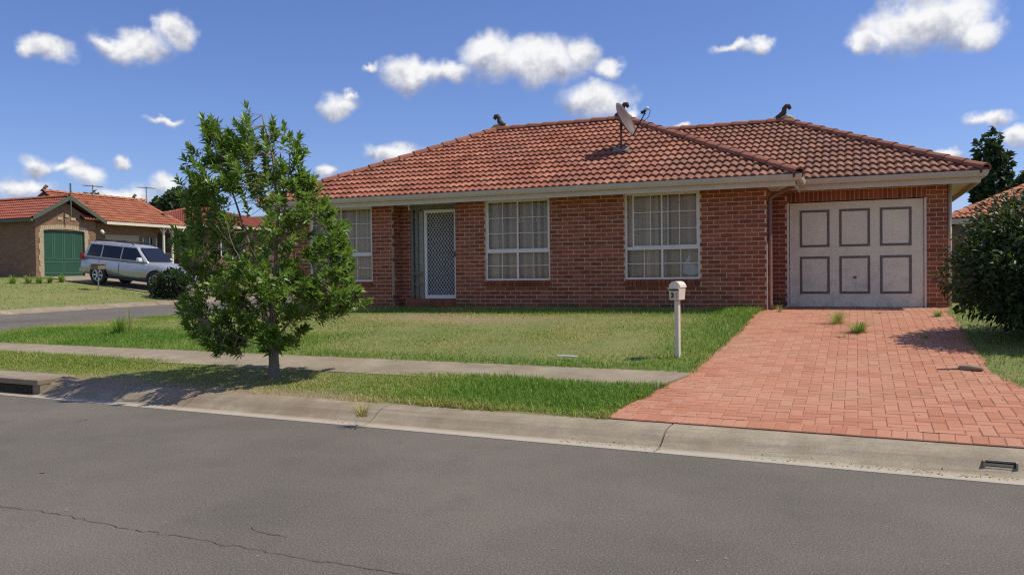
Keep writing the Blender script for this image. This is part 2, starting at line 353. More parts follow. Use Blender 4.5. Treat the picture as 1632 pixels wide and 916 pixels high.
M['leaf'] = leafy('tree_leaves', [(0, (0.075, 0.16, 0.022)), (0.5, (0.145, 0.265, 0.036)), (0.85, (0.20, 0.33, 0.05)), (1, (0.31, 0.42, 0.09))], 0.42, 0.36, 0.5)
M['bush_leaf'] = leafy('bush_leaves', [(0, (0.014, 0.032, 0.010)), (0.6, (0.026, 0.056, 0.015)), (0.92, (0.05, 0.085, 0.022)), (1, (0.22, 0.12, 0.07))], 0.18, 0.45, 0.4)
M['dark_leaf'] = leafy('dark_tree_leaves', [(0, (0.015, 0.032, 0.016)), (0.6, (0.028, 0.055, 0.024)), (1, (0.05, 0.085, 0.033))], 0.15, 0.6)
M['far_leaf'] = leafy('far_tree_leaves', [(0, (0.035, 0.06, 0.03)), (0.6, (0.06, 0.095, 0.042)), (1, (0.10, 0.13, 0.06))], 0.15, 0.7)
t = NT('bark'); n = t.noise(40, 6, 0.7); c = t.mix(n, (0.11, 0.082, 0.06), (0.25, 0.205, 0.16)); t.bump(n, 0.8, 0.01); M['bark'] = t.done(c, 0.9)
M['twig'] = plain('twig_bark', (0.24, 0.19, 0.135), 0.85, 0.2, 40)
# brick texture for walls too far off for single bricks
def far_brick(name, c1, c2, cm):
    t = NT(name); P = t.sep(); nrm = t.node('ShaderNodeSeparateXYZ'); t.l.new(t.geo.outputs['True Normal'], nrm.inputs[0])
    isx = t.math('GREATER_THAN', t.math('ABSOLUTE', nrm.outputs[0]), 0.6)
    mu = t.node('ShaderNodeMix', data_type='FLOAT'); t.put(mu.inputs[0], isx); t.l.new(P[0], mu.inputs[2]); t.l.new(P[1], mu.inputs[3])
    cbn = t.node('ShaderNodeCombineXYZ'); t.l.new(mu.outputs[0], cbn.inputs[0]); t.l.new(P[2], cbn.inputs[1])
    bt = t.node('ShaderNodeTexBrick'); t.l.new(cbn.outputs[0], bt.inputs['Vector']); bt.inputs['Scale'].default_value = 1.0
    bt.inputs['Brick Width'].default_value = 0.24; bt.inputs['Row Height'].default_value = 0.086; bt.inputs['Mortar Size'].default_value = 0.006
    t.put(bt.inputs['Color1'], c1); t.put(bt.inputs['Color2'], c2); t.put(bt.inputs['Mortar'], cm)
    c = t.mix(t.rng(t.noise(7, 5), 0.4, 0.7, 0, 0.4), bt.outputs[0], tuple(x * 0.6 for x in c1)); return t.done(c, 0.9)
M['far_brick'] = far_brick('brown_brickwork', (0.19, 0.10, 0.055), (0.26, 0.145, 0.085), (0.30, 0.225, 0.155))
M['dark_brick'] = far_brick('dark_brickwork', (0.13, 0.062, 0.042), (0.18, 0.085, 0.055), (0.24, 0.18, 0.13))
M['cream_brick'] = plain('cream_brick', (0.46, 0.36, 0.23), 0.9, 0.25, 14)
M['green_paint'] = plain('green_door_paint', (0.018, 0.075, 0.04), 0.5, 0.1, 5)
M['green_trim'] = plain('green_trim', (0.07, 0.16, 0.105), 0.5, 0.1)
M['dark_green'] = plain('bargeboard_paint', (0.085, 0.10, 0.07), 0.6)
M['tan_wall'] = plain('tan_render', (0.40, 0.33, 0.235), 0.85)
M['white_board'] = plain('white_board', (0.66, 0.67, 0.68), 0.6, 0.06)
M['grey_roof'] = plain('grey_roof', (0.30, 0.29, 0.29), 0.7)
M['fence'] = plain('fence_timber', (0.17, 0.125, 0.085), 0.9, 0.3, 10)
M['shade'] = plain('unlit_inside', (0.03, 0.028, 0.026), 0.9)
# car
M['car'] = plain('silver_paint', (0.47, 0.48, 0.51), 0.3, 0.02, 3, 0.55, 0.5)
M['car_dark'] = plain('car_trim', (0.022, 0.022, 0.024), 0.5)
M['tyre'] = plain('tyre_rubber', (0.018, 0.018, 0.018), 0.85)
M['alloy'] = plain('alloy', (0.52, 0.53, 0.55), 0.35, 0.05, 5, 0.6)
M['red_lamp'] = plain('red_lamp', (0.26, 0.012, 0.012), 0.2)
M['clear_lamp'] = plain('clear_lamp', (0.62, 0.64, 0.66), 0.1, 0.05)

# ------------------------------------------------------------------ place: street frame (s along kerb, d away from camera)
PH = math.radians(-3.54)
ES = (math.cos(PH), math.sin(PH)); EN = (-math.sin(PH), math.cos(PH))
def to_sd(x, y): return x * ES[0] + y * ES[1], x * EN[0] + y * EN[1]
def to_xy(s, d): return s * ES[0] + d * EN[0], s * ES[1] + d * EN[1]
KD, SN, SF, CRAD = 6.80, -18.7, -25.6, 6.2     # main kerb, side street kerbs, corner radius
def base(d): return np.minimum(0.13 + 0.081 * (np.maximum(d, 7.0) - 7.3), 0.775 + 0.004 * np.maximum(d - 16.7, 0))
def sstep(a, b, x):
    t_ = np.clip((x - a) / (b - a), 0, 1); return t_ * t_ * (3 - 2 * t_)
def zroad(s, d):
    """surface of the side street (main street is level at 0)"""
    z = np.clip(0.062 * (d - 6.6), 0, 0.33) + 0.012 * np.maximum(d - 12.5, 0)
    return z + 0.05 * np.clip((SN - s) / 6.9, 0, 1) * np.clip((d - 8) / 4, 0, 1)
def corner_q(a, b):
    q = np.minimum(a, b)
    ins = (a < CRAD) & (b < CRAD)
    return np.where(ins, CRAD - np.hypot(CRAD - a, CRAD - b), q)
def zground(s, d):
    s = np.asarray(s, float); d = np.asarray(d, float)
    near = base(d) + (np.minimum(zroad(s, d) + 0.13, base(d)) - base(d)) * sstep(-13.2, -17.9, s)
    far = zroad(np.full_like(s, SF), d) + 0.13 + 0.112 * np.clip(SF - 0.6 - s, 0, 8.2) + 0.02 * np.clip(-34.5 - s, 0, 60)
    return np.where(s > -22, near, far)
def inland(s, d):
    return np.where(s > -22, corner_q(d - KD, s - SN), corner_q(d - KD, SF - s))
def zat(x, y):
    s, d = to_sd(x, y); return float(zground(s, d))
DRIVE_L = [(17.9, -1.62), (16.2, -1.66), (11.9, -1.69), (9.8, -1.83), (9.0, -1.98), (7.3, -2.32)]
DRIVE_R = [(17.9, 1.62), (16.6, 1.45), (12.3, 1.36), (10.4, 1.36), (9.4, 1.56), (7.0, 2.35)]
def drive_x(tab, y):
    ys = [p[0] for p in tab][::-1]; xs = [p[1] for p in tab][::-1]
    return np.interp(y, ys, xs)
def in_drive(x, y, mg=0.0):
    s, d = to_sd(x, y)
    return (x > drive_x(DRIVE_L, y) - mg) & (x < drive_x(DRIVE_R, y) + mg) & (y < 17.75 + mg) & (d > KD + 0.5)

def lines(*parts):
    out = []
    for p in parts: out += list(p)
    return np.array(sorted(set(np.round(out, 3))))
SL = lines([-900, -300, -120, -70, -55, -47], np.arange(-44, -27, 0.6), np.arange(-27, -17, 0.2), np.arange(-17, 6, 0.3), [7, 9, 12, 18, 30, 60, 120, 300, 900])
DL = lines([-900, -300, -100, -30, -8, -4, -2.9, -2.5], [2, 6.3, 6.7, 6.9, 7.0, 7.12, 7.28, 7.42], np.arange(7.5, 30, 0.25), np.arange(30, 50, 1.0), [52, 56, 62, 70, 90, 140, 300, 900])
S_, D_ = np.meshgrid(SL, DL)
Q_ = inland(S_, D_)
Zr = np.where(D_ < KD, 0.0, zroad(S_, D_))
Zt = np.where(Q_ > 0.46, zground(S_, D_) - 0.035 * (Q_ < 0.62), Zr - 0.3)
Zt = np.where(D_ < -2.6, 0.12, Zt)
X_ = S_ * ES[0] + D_ * EN[0]; Y_ = S_ * ES[1] + D_ * EN[1]
Zt = np.where(in_drive(X_, Y_, -0.12), Zt - 0.07, Zt)
under = (X_ > -12.3) & (X_ < 1.4) & (Y_ > 16.7) & (Y_ < 24)
Zt = np.where(under, Zt - 0.25, Zt)
inn = (Q_ > 0.6)
Zt = Zt + inn * (np.sin(S_ * 2.1) * np.cos(D_ * 1.7 + S_)) * 0.008
nd, ns = S_.shape
idx = np.arange(nd * ns).reshape(nd, ns)
q00, q10, q11, q01 = idx[:-1, :-1].ravel(), idx[:-1, 1:].ravel(), idx[1:, 1:].ravel(), idx[1:, :-1].ravel()
tris = np.concatenate([np.stack([q00, q10, q11], 1), np.stack([q00, q11, q01], 1)])
def dirt_at(s, d):
    a = sstep(-4.8, -6.2, s) * (1 - sstep(7.6, 8.05, d)) * (d > 6.5) * .85
    b = np.exp(-(((s + 7.68) / 0.75) ** 2 + ((d - 8.35) / 0.4) ** 2)) * 0.6
    c = np.exp(-(((s + 8.0) / 2.1) ** 2 + ((d - 13.9) / 0.55) ** 2)) * 1.0
    e = sstep(-13.0, -15.5, s) * (d < 7.9) * 0.5
    return np.clip(np.maximum.reduce([a, b, c, e]), 0, 1)
ground = np_mesh('ground', np.stack([X_.ravel(), Y_.ravel(), Zt.ravel()], 1), tris, M['soil'], {'dirt': dirt_at(S_, D_).ravel()}, smooth=True)
tag(ground, kind='structure')

def sheet(name, ss, ds, zf, mat):
    S, D = np.meshgrid(ss, ds); Zv = zf(S, D)
    X = S * ES[0] + D * EN[0]; Y = S * ES[1] + D * EN[1]
    n_d, n_s = S.shape; ii = np.arange(n_d * n_s).reshape(n_d, n_s)
    a, b, c, e = ii[:-1, :-1].ravel(), ii[:-1, 1:].ravel(), ii[1:, 1:].ravel(), ii[1:, :-1].ravel()
    return tag(np_mesh(name, np.stack([X.ravel(), Y.ravel(), Zv.ravel()], 1), np.concatenate([np.stack([a, b, c], 1), np.stack([a, c, e], 1)]), mat, smooth=True), kind='structure')
road = sheet('road', np.array([-400, -60, -20, 0, 20, 60, 400.]), np.array([-2.7, 0, 3, KD + 0.05]), lambda S, D: np.zeros_like(S), M['asphalt'])
sheet('side_road', np.linspace(SF - 0.1, SN + 0.1, 6), np.concatenate([[KD + 0.02], np.arange(7, 16, 0.5), np.arange(16, 90, 4.0)]), lambda S, D: zroad(S, D) + 0.004, M['asphalt'])
# flared mouth of the side street
fl = MB()
for sgn, s0 in ((1, SN), (-1, SF)):
    for k in range(12):
        a0, a1 = k / 12 * math.pi / 2, (k + 1) / 12 * math.pi / 2
        pts = []
        for aa in (a0, a1):
            s = s0 + sgn * (CRAD - CRAD * math.cos(aa)); d = KD + CRAD - CRAD * math.sin(aa); pts.append((s + sgn * 0.08, d + 0.08))
        P4 = [pts[0], pts[1], (pts[1][0], KD - 0.0), (pts[0][0], KD - 0.0)]
        q = [(*to_xy(s, d), float(zroad(np.array(s), np.array(d))) + 0.008) for s, d in P4]
        fl.add(q, [(0, 1, 2, 3)])
fl.build('side_road_mouth', M['asphalt'])['kind'] = 'structure'

# long crack in the asphalt and small patches
def at(x, y, z):
    r = CF + CR * ((x - 816) / FPX) - CU * ((y - 458) / FPX); t_ = (z - EYE) / r.z; return CAM0 + r * t_
def crack(pix, w, name):
    cm = MB(); pts = []
    for (x, y) in pix: pts.append(at(x, y, 0.0))
    fine = []
    for a, b in zip(pts[:-1], pts[1:]):
        n_ = max(2, int((b - a).length / 0.05))
        for k in range(n_): fine.append(a.lerp(b, k / n_) + Vector((random.gauss(0, .008), random.gauss(0, .012), 0)))
    for i in range(len(fine) - 1):
        a, b = fine[i], fine[i + 1]; dv = (b - a).normalized(); nn = Vector((-dv.y, dv.x, 0)); wa = w * random.uniform(.35, 1.3); wb = w * random.uniform(.35, 1.3)
        cm.add([a - nn * wa + Vector((0, 0, .0035)), b - nn * wb + Vector((0, 0, .0035)), b + nn * wb + Vector((0, 0, .0035)), a + nn * wa + Vector((0, 0, .0035))], [(0, 1, 2, 3)])
    o = cm.build(name, M['crack'], road)
    return o
crack([(-60, 797), (0, 806), (100, 820), (180, 838), (260, 850), (360, 868), (450, 884), (560, 902), (660, 918), (760, 936)], 0.0026, 'crack')
crack([(395, 842), (420, 850), (470, 858)], 0.003, 'crack')
crack([(60, 754), (80, 754)], 0.008, 'crack'); crack([(122, 671), (152, 668)], 0.010, 'crack')

# kerbs: rolled concrete profile in poured lengths
PROF = [(-0.02, -0.06), (0.0, 0.006), (0.11, 0.002), (0.19, 0.012), (0.27, 0.048), (0.34, 0.092), (0.42, 0.122), (0.50, 0.136), (0.64, 0.142), (0.66, -0.05)]
def kerb_seg(path, parent, name='kerb_segment'):
    """path: list of (s,d,ns,nd,zr): point, inland normal and road level"""
    km = MB(); n = len(PROF); vs_ = []
    for (s, d, n_s, n_d, zr) in path:
        for (q, z) in PROF: vs_.append((*to_xy(s + n_s * q, d + n_d * q), zr + z))
    fs = []
    for i in range(len(path) - 1):
        for k in range(n - 1): fs.append((i * n + k, (i + 1) * n + k, (i + 1) * n + k + 1, i * n + k + 1))
    fs.append(tuple(reversed(range(n)))); e = (len(path) - 1) * n; fs.append(tuple(e + k for k in range(n)))
    km.add(vs_, fs); o = km.build(name, M['kerb'], parent); fix_normals(o); return o
kerb = empty('kerb'); tag(kerb, kind='structure')
def s_of(x, y): p = at(x, y, 0.0); return to_sd(p.x, p.y)[0]
j1, j2 = s_of(1040, 722), s_of(570, 680)
GUL = s_of(40, 632)
joints = [j1 + 3.4 * k for k in range(0, 12)] + [j2]
js = sorted([j2, j1] + [j1 + 3.2 * k for k in range(1, 10)] + [j2 - 2.7])
js = [GUL + 0.55] + js
zr0 = 0.0
for a, b in zip(js[:-1], js[1:]):
    kerb_seg([(a + 0.009, KD, 0, 1, 0), (b - 0.009, KD, 0, 1, 0)], kerb)
# transition beside the gully, gully lintel, then corner and side street
tr = MB()
def prof_at(s, lift, parent=None): return [(*to_xy(s, KD + q), z + lift * min(1, max(0, (q - 0.15) / 0.2))) for q, z in PROF]
npf = len(PROF); tv = prof_at(GUL + 0.541, 0) + prof_at(GUL + 0.3, 0.015) + prof_at(GUL + 0.06, 0.05)
tf = [(i * npf + k, (i + 1) * npf + k, (i + 1) * npf + k + 1, i * npf + k + 1) for i in range(2) for k in range(npf - 1)]
tr.add(tv, tf); fix_normals(tr.build('kerb_transition', M['kerb'], kerb))
gl_ = MB(); s0, s1 = GUL - 2.0, GUL + 0.05
def sbox(mb, sa, sb, da, db, za, zb):
    c = [(*to_xy(s, d), z) for z in (za, zb) for (s, d) in ((sa, da), (sb, da), (sb, db), (sa, db))]
    mb.add(c, [(0, 3, 2, 1), (4, 5, 6, 7), (0, 1, 5, 4), (1, 2, 6, 5), (2, 3, 7, 6), (3, 0, 4, 7)])
sbox(gl_, s0, s1, KD + 0.16, KD + 0.72, 0.13, 0.205)
gl_o = bevel(gl_.build('gully_lintel', M['kerb'], kerb), 0.012)
g2 = MB(); sbox(g2, s1 - 0.16, s1 - 0.003, KD + 0.20, KD + 0.7, -0.1, 0.129); sbox(g2, s0, s0 + 0.15, KD + 0.20, KD + 0.7, -0.1, 0.129); g2.build('gully_cheek', M['kerb'], kerb)
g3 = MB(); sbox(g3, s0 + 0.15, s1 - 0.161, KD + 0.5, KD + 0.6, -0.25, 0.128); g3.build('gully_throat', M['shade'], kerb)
g4 = MB(); sbox(g4, s0, s1, KD - 0.01, KD + 0.17, -0.05, 0.006); g4.build('gutter_apron', M['kerb'], kerb)
kerb_seg([(SN + CRAD + 0.05, KD, 0, 1, 0), (s0 - 0.01, KD, 0, 1, 0)], kerb)
arc = []
for k in range(15):
    aa = math.pi / 2 * k / 14; s = SN + CRAD - CRAD * math.cos(aa); d = KD + CRAD - CRAD * math.sin(aa)
    arc.append((s, d, math.cos(aa), math.sin(aa), float(zroad(np.array(s), np.array(d)))))
kerb_seg(arc, kerb)
for k in range(14):
    d0 = KD + CRAD + 3.0 * k
    kerb_seg([(SN, d0 + q, 1, 0, float(zroad(np.array(SN), np.array(d0 + q)))) for q in (0.01, 1.5, 2.99)], kerb)
for k in range(16):
    d0 = 10 + 3.0 * k
    kerb_seg([(SF, d0 + q, -1, 0, float(zroad(np.array(SF), np.array(d0 + q)))) for q in (0.01, 1.5, 2.99)], kerb)
# stormwater outlet slot in the kerb beside the driveway
pd = at(1597, 752, 0.05); sdn = to_sd(pd.x, pd.y)[0]
dm = MB(); sbox(dm, sdn - 0.10, sdn + 0.10, KD + 0.268, KD + 0.29, 0.043, 0.052); sbox(dm, sdn - 0.10, sdn + 0.10, KD + 0.315, KD + 0.34, 0.088, 0.1)
sbox(dm, sdn - 0.112, sdn - 0.10, KD + 0.265, KD + 0.34, 0.03, 0.1); sbox(dm, sdn + 0.10, sdn + 0.112, KD + 0.265, KD + 0.34, 0.03, 0.1); dm.build('outlet_rim', M['kerb'], kerb)
dm = MB(); dm.add([(*to_xy(sdn + a, KD + q), z) for (a, q, z) in ((-0.10, 0.288, 0.0655), (0.10, 0.288, 0.0655), (0.10, 0.318, 0.0845), (-0.10, 0.318, 0.0845))], [(0, 1, 2, 3)]); dm.build('outlet_hole', M['black'], kerb)

# footpath slabs
path = empty('footpath'); tag(path, kind='structure')
def slab(sa, sb, sa2, sb2, da=8.78, db=9.74):
    pm = MB(); vs_ = []
    for dz in (-0.06, 0.014):
        for (s, d) in ((sa, da), (sb, da), (sb2, db), (sa2, db)):
            vs_.append((*to_xy(s, d), float(zground(s, d)) + dz))
    pm.add(vs_, [(0, 3, 2, 1), (4, 5, 6, 7), (0, 1, 5, 4), (1, 2, 6, 5), (2, 3, 7, 6), (3, 0, 4, 7)])
    bevel(pm.build('path_slab', M['path'], path), 0.008)
sl_a = to_sd(-2.03, 9.05)[0]; sl_b = to_sd(-1.83, 9.85)[0]
slab(sl_a - 1.4, sl_a - 0.01, sl_a - 1.4, sl_b - 0.01)
s = sl_a - 1.408
while s > -17.5:
    slab(s - 1.52, s, s - 1.52, s); s -= 1.528
s = to_sd(1.62, 9.2)[0]
for k in range(5): slab(s + 1.53 * k, s + 1.53 * k + 1.522, s + 1.53 * k - (0.05 if k == 0 else 0), s + 1.53 * k + 1.522)
em = MB(); p0 = at(1044, 619, 0.27); p1 = at(1100, 600, 0.31)
em.obox(p0 - Vector((0, 0, .05)), p1 - p0, Vector((-0.022, 0.0, 0)), Vector((0, 0, .075))); em.build('edging_strip', M['twig'], path)

# driveway: herringbone pavers on a sand bed
drv = empty('driveway'); tag(drv, kind='structure')
def zdrv(x, y): return zat(x, y)
bm_ = MB()
ysd = np.linspace(7.28, 17.72, 30)
for a, b in zip(ysd[:-1], ysd[1:]):
    xa0, xa1, xb0, xb1 = drive_x(DRIVE_L, a) - .05, drive_x(DRIVE_R, a) + .05, drive_x(DRIVE_L, b) - .05, drive_x(DRIVE_R, b) + .05
    for k in range(4):
        f0, f1 = k / 4, (k + 1) / 4
        q = [(xa0 + (xa1 - xa0) * f0, a), (xa0 + (xa1 - xa0) * f1, a), (xb0 + (xb1 - xb0) * f1, b), (xb0 + (xb1 - xb0) * f0, b)]
        q = [(x, max(y, (KD + 0.66 - x * EN[0]) / EN[1])) for x, y in q]
        bm_.add([(x, y, zdrv(x, y) + 0.006) for x, y in q], [(0, 1, 2, 3)])
bm_.build('sand_bed', M['paver_sand'], drv)
L_, W_ = 0.236, 0.118
pav = []
nx0, nx1, ny0, ny1 = int(-2.6 / W_), int(2.7 / W_), int(7.0 / W_), int(17.8 / W_)
for i in range(nx0, nx1):
    for j in range(ny0, ny1):
        k = (i - j) % 4
        if k == 0: cx, cy, rot = (i + 1) * W_, (j + .5) * W_, 0
        elif k == 3: cx, cy, rot = (i + .5) * W_, (j + 1) * W_, 1
        else: continue
        s, d = to_sd(cx, cy)
        if d < KD + 0.66 + 0.236 - .11 or cy > 17.66: continue
        xl_, xr2 = drive_x(DRIVE_L, cy), drive_x(DRIVE_R, cy)
        if not (xl_ - 0.1 < cx < xr2 + 0.1): continue
        clip = d < KD + 0.66 + 0.236 + .13 or cx < xl_ + .13 or cx > xr2 - .13
        pav.append((cx, cy, rot, clip))
def paver_verts(hx, hy, ch=0.006, dep=0.03):
    v = [(-hx, -hy, -dep), (hx, -hy, -dep), (hx, hy, -dep), (-hx, hy, -dep), (-hx, -hy, -ch), (hx, -hy, -ch), (hx, hy, -ch), (-hx, hy, -ch),
         (-hx + ch, -hy + ch, 0), (hx - ch, -hy + ch, 0), (hx - ch, hy - ch, 0), (-hx + ch, hy - ch, 0)]
    f = [(8, 9, 10, 11)] + [(a, (a + 1) % 4 if a < 4 else 0, 0, 0) for a in ()]
    for lo, hi in ((0, 4), (4, 8)):
        for a in range(4): b = (a + 1) % 4; f.append((lo + a, lo + b, hi + b, hi + a))
    return v, f
PV, PF = paver_verts(L_ / 2 - 0.0028, W_ / 2 - 0.0028)
pmesh = []
for k in range(8):
    q = MB(); q.add(PV, PF, (k + .5) / 8); pmesh.append(q.mesh('paver', M['paver']))
def q_slope(x, y):
    e = .1; gx = (zat(x + e, y) - zat(x - e, y)) / (2 * e); gy = (zat(x, y + e) - zat(x, y - e)) / (2 * e)
    return Vector((0, 0, 1)).rotation_difference(Vector((-gx, -gy, 1)).normalized())
pav.sort(key=lambda p: p[0] ** 2 + p[1] ** 2)
soldier = []
s = to_sd(-2.28, 7.6)[0]
while s < to_sd(2.16, 7.2)[0]: soldier.append(s); s += W_
rest = MB(); rr = random.Random(3)
def put_paver(cx, cy, rz, single, clip=False):
    z = zdrv(cx, cy) + 0.012 + rr.gauss(0, 0.001); R = q_slope(cx, cy).to_matrix() @ Matrix.Rotation(rz + rr.gauss(0, .006), 3, 'Z') @ Matrix.Rotation(rr.gauss(0, .004), 3, 'X')
    if single:
        o = bpy.data.objects.new('paver', pmesh[rr.randrange(8)]); o.matrix_world = Matrix.Translation((cx, cy, z)) @ R.to_4x4(); link(o); o.parent = drv
    else:
        c0 = Vector((cx, cy, z)); vv = [c0 + R @ Vector(v) for v in PV]
        if clip:
            for v in vv:
                v.x = min(max(v.x, drive_x(DRIVE_L, v.y)), drive_x(DRIVE_R, v.y)); dd = v.x * EN[0] + v.y * EN[1]
                if dd < KD + 0.66 + 0.239: v.y += (KD + 0.66 + 0.239 - dd) / EN[1]
        rest.add(vv, PF, rr.random())
for s in soldier:
    x, y = to_xy(s, KD + 0.66 + 0.118); put_paver(x, y, PH + math.pi / 2, True)
nsing = 300 - len(soldier)
cnt = 0
for (cx, cy, rot, clip) in pav:
    one = (not clip) and cnt < nsing; cnt += one
    put_paver(cx, cy, rot * math.pi / 2, one, clip)
o = rest.build('pavers', M['paver'], drv); o['kind'] = 'stuff'

# ------------------------------------------------------------------ the brick house
house = empty('brick_house', (0, 0, 0))
tag(house, 'single storey red brick house with terracotta hip roof and white panelled garage door', 'house')
YF, XR, XL, YG, XG, YB = 16.33, -1.585, -12.6, 17.71, 1.595, 24.0
YE = 16.76                                   # recessed entry wall
ZB, ZT = 0.56, 3.14
CH, CL, JT = 0.0857, 0.24, 0.0058
WIN = [(-12.10, -10.355), (-7.475, -5.975), (-4.352, -2.837)]
WZ0, WZ1 = 1.39, 3.135
ENT = (-9.83, -8.20)
GD = (-1.262, 1.195, 0.78, 2.915)

brick_list = []     # (centre, length, rot, height)
def lay(p0, udir, ndir, u1, z0, z1, openings=(), phase=0.0):
    """stretcher bond on the vertical face that starts at p0 and runs udir; ndir points out of the wall"""
    p0 = Vector(p0); u = Vector(udir); n_ = Vector(ndir)
    rz = math.atan2(u.y, u.x)
    row = 0; z = z0
    while z < z1 - 0.02:
        zc0, zc1 = z + JT, min(z + CH - JT, z1)
        off = (row % 2) * CL / 2 + phase
        a = -off
        while a < u1:
            b0, b1 = (a + JT if a > 0 else 0.0), (a + CL - JT if a + CL < u1 else u1)
            segs = [(b0, b1)]
            for (o0, o1, oz0, oz1) in openings:
                if zc1 > oz0 + 0.01 and zc0 < oz1 - 0.01:
                    ns_ = []
                    for (c0, c1) in segs:
                        if c1 <= o0 or c0 >= o1: ns_.append((c0, c1)); continue
                        if c0 < o0 - 0.03: ns_.append((c0, o0 - 0.003))
                        if c1 > o1 + 0.03: ns_.append((o1 + 0.003, c1))
                    segs = ns_
            for (c0, c1) in segs:
                if c1 - c0 > 0.025:
                    c = p0 + u * ((c0 + c1) / 2) - n_ * 0.015 + Vector((0, 0, (zc0 + zc1) / 2))
                    brick_list.append((c, c1 - c0, rz, zc1 - zc0))
            a += CL
        z += CH; row += 1
wall = MB()
def core(p0, udir, ndir, u1, z0, z1, openings=(), rec=0.0035, th=0.10):
    p0 = Vector(p0); u = Vector(udir); n_ = Vector(ndir)
    us = sorted({0, u1, *[max(0, min(u1, o[i])) for o in openings for i in (0, 1)]}); zs = sorted({z0, z1, *[max(z0, min(z1, o[i])) for o in openings for i in (2, 3)]})
    for a, b in zip(us[:-1], us[1:]):
        for c, e in zip(zs[:-1], zs[1:]):
            m1, m2 = (a + b) / 2, (c + e) / 2
            if any(o[0] < m1 < o[1] and o[2] < m2 < o[3] for o in openings): continue
            wall.obox(p0 + u * a - n_ * rec + Vector((0, 0, c)), u * (b - a), -n_ * th, Vector((0, 0, e - c)))
front_open = [(a - XL, b - XL, WZ0 - 0.115, WZ1 + 0.1) for a, b in WIN] + [(ENT[0] - XL, ENT[1] - XL, ZB - .1, ZT + 0.2)]
core_open = [(a - XL, b - XL, WZ0 - 0.02, WZ1 + 0.1) for a, b in WIN] + [(ENT[0] - XL, ENT[1] - XL, ZB - .1, ZT + 0.2)]
lay((XL, YF, 0), (1, 0, 0), (0, -1, 0), XR - XL, ZB, ZT, front_open, 0.05)
core((XL, YF, 0), (1, 0, 0), (0, -1, 0), XR - XL, ZB, ZT, core_open)
# return to the garage, garage front, right side, left side
lay((XR, YF + .031, 0), (0, 1, 0), (1, 0, 0), YG - YF - .031, ZB, ZT, (), 0.12)
core((XR - 0.0, YF + 0.04, 0), (0, 1, 0), (1, 0, 0), YG - YF + 0.05, ZB, ZT)
gop = [(GD[0] - 0.05 - XR, GD[1] + 0.05 - XR, ZB - .1, GD[3] + 0.215)]
lay((XR, YG, 0), (1, 0, 0), (0, -1, 0), XG - XR, ZB, 3.2, gop, 0.0)
core((XR, YG, 0), (1, 0, 0), (0, -1, 0), XG - XR, ZB, 3.2, [(GD[0] - 0.05 - XR, GD[1] + 0.05 - XR, ZB - .1, GD[3] + 0.01)])
lay((XG, YG + .031, 0), (0, 1, 0), (1, 0, 0), 6.17, ZB, 3.2, (), 0.12)
core((XG, YG + 0.04, 0), (0, 1, 0), (1, 0, 0), 6.2, ZB, 3.2)
lay((XL, 23.9, 0), (0, -1, 0), (-1, 0, 0), 23.9 - YF - .031, ZB, ZT, (), 0.12)
core((XL, 23.9, 0), (0, -1, 0), (-1, 0, 0), 23.9 - YF - 0.02, ZB, ZT)
wall.box(XL, XG, 23.9, 24.0, ZB, ZT)
# entry recess
lay((ENT[0], YF + .031, 0), (0, 1, 0), (1, 0, 0), YE - YF - .031, ZB, ZT, (), 0.12)
core((ENT[0], YF + 0.04, 0), (0, 1, 0), (1, 0, 0), YE - YF, ZB, ZT)
lay((ENT[0], YE, 0), (1, 0, 0), (0, -1, 0), 0.25, ZB, ZT, (), 0.03)
core((ENT[0], YE, 0), (1, 0, 0), (0, -1, 0), 0.25, ZB, ZT)
core((ENT[1], YE + .2, 0), (0, -1, 0), (-1, 0, 0), YE + .2 - YF - 0.02, ZB, ZT)
lay((ENT[1], YE, 0), (0, -1, 0), (-1, 0, 0), YE - YF - .031, ZB, ZT, (), 0.12)
wall_o = wall.build('wall', M['mortar'], house)

def brick_mesh(l, h, rnd, dep=0.03):
    q = MB(); x, y, z = l / 2, dep / 2, h / 2
    q.add([(-x, -y, -z), (x, -y, -z), (x, y, -z), (-x, y, -z), (-x, -y, z), (x, -y, z), (x, y, z), (-x, y, z)],
          [(0, 3, 2, 1), (4, 5, 6, 7), (0, 1, 5, 4), (1, 2, 6, 5), (3, 0, 4, 7)], rnd)
    return q
bvar = [brick_mesh(CL - 2 * JT, CH - 2 * JT, (k + .5) / 10).mesh('brick', M['brick']) for k in range(10)]
for b in bvar: pass
full = [i for i, b in enumerate(brick_list) if abs(b[1] - (CL - 2 * JT)) < 1e-4 and abs(b[3] - (CH - 2 * JT)) < 1e-4 and abs(math.cos(b[2]) - 1) < .01 and b[0].z > 0.72]
full.sort(key=lambda i: (brick_list[i][0] - CAM0).length)
chosen = set(full[:300]); rest = MB()
for i, (c, l, rz, h) in enumerate(brick_list):
    j = Vector((rr.gauss(0, .0012), 0, rr.gauss(0, .0012))); R = Matrix.Rotation(rz, 3, 'Z')
    cc = c + R @ Vector((0, rr.uniform(-.002, .002), 0)) + j
    if i in chosen:
        o = bpy.data.objects.new('brick', bvar[rr.randrange(10)]); o.location = cc; o.rotation_euler = (0, 0, rz); link(o, wall_o)
    else:
        q = brick_mesh(l, h, 0); rest.add([cc + R @ Vector(v) for v in q.v], q.f, rr.random())
o = rest.build('bricks', M['brick'], wall_o); o['kind'] = 'stuff'
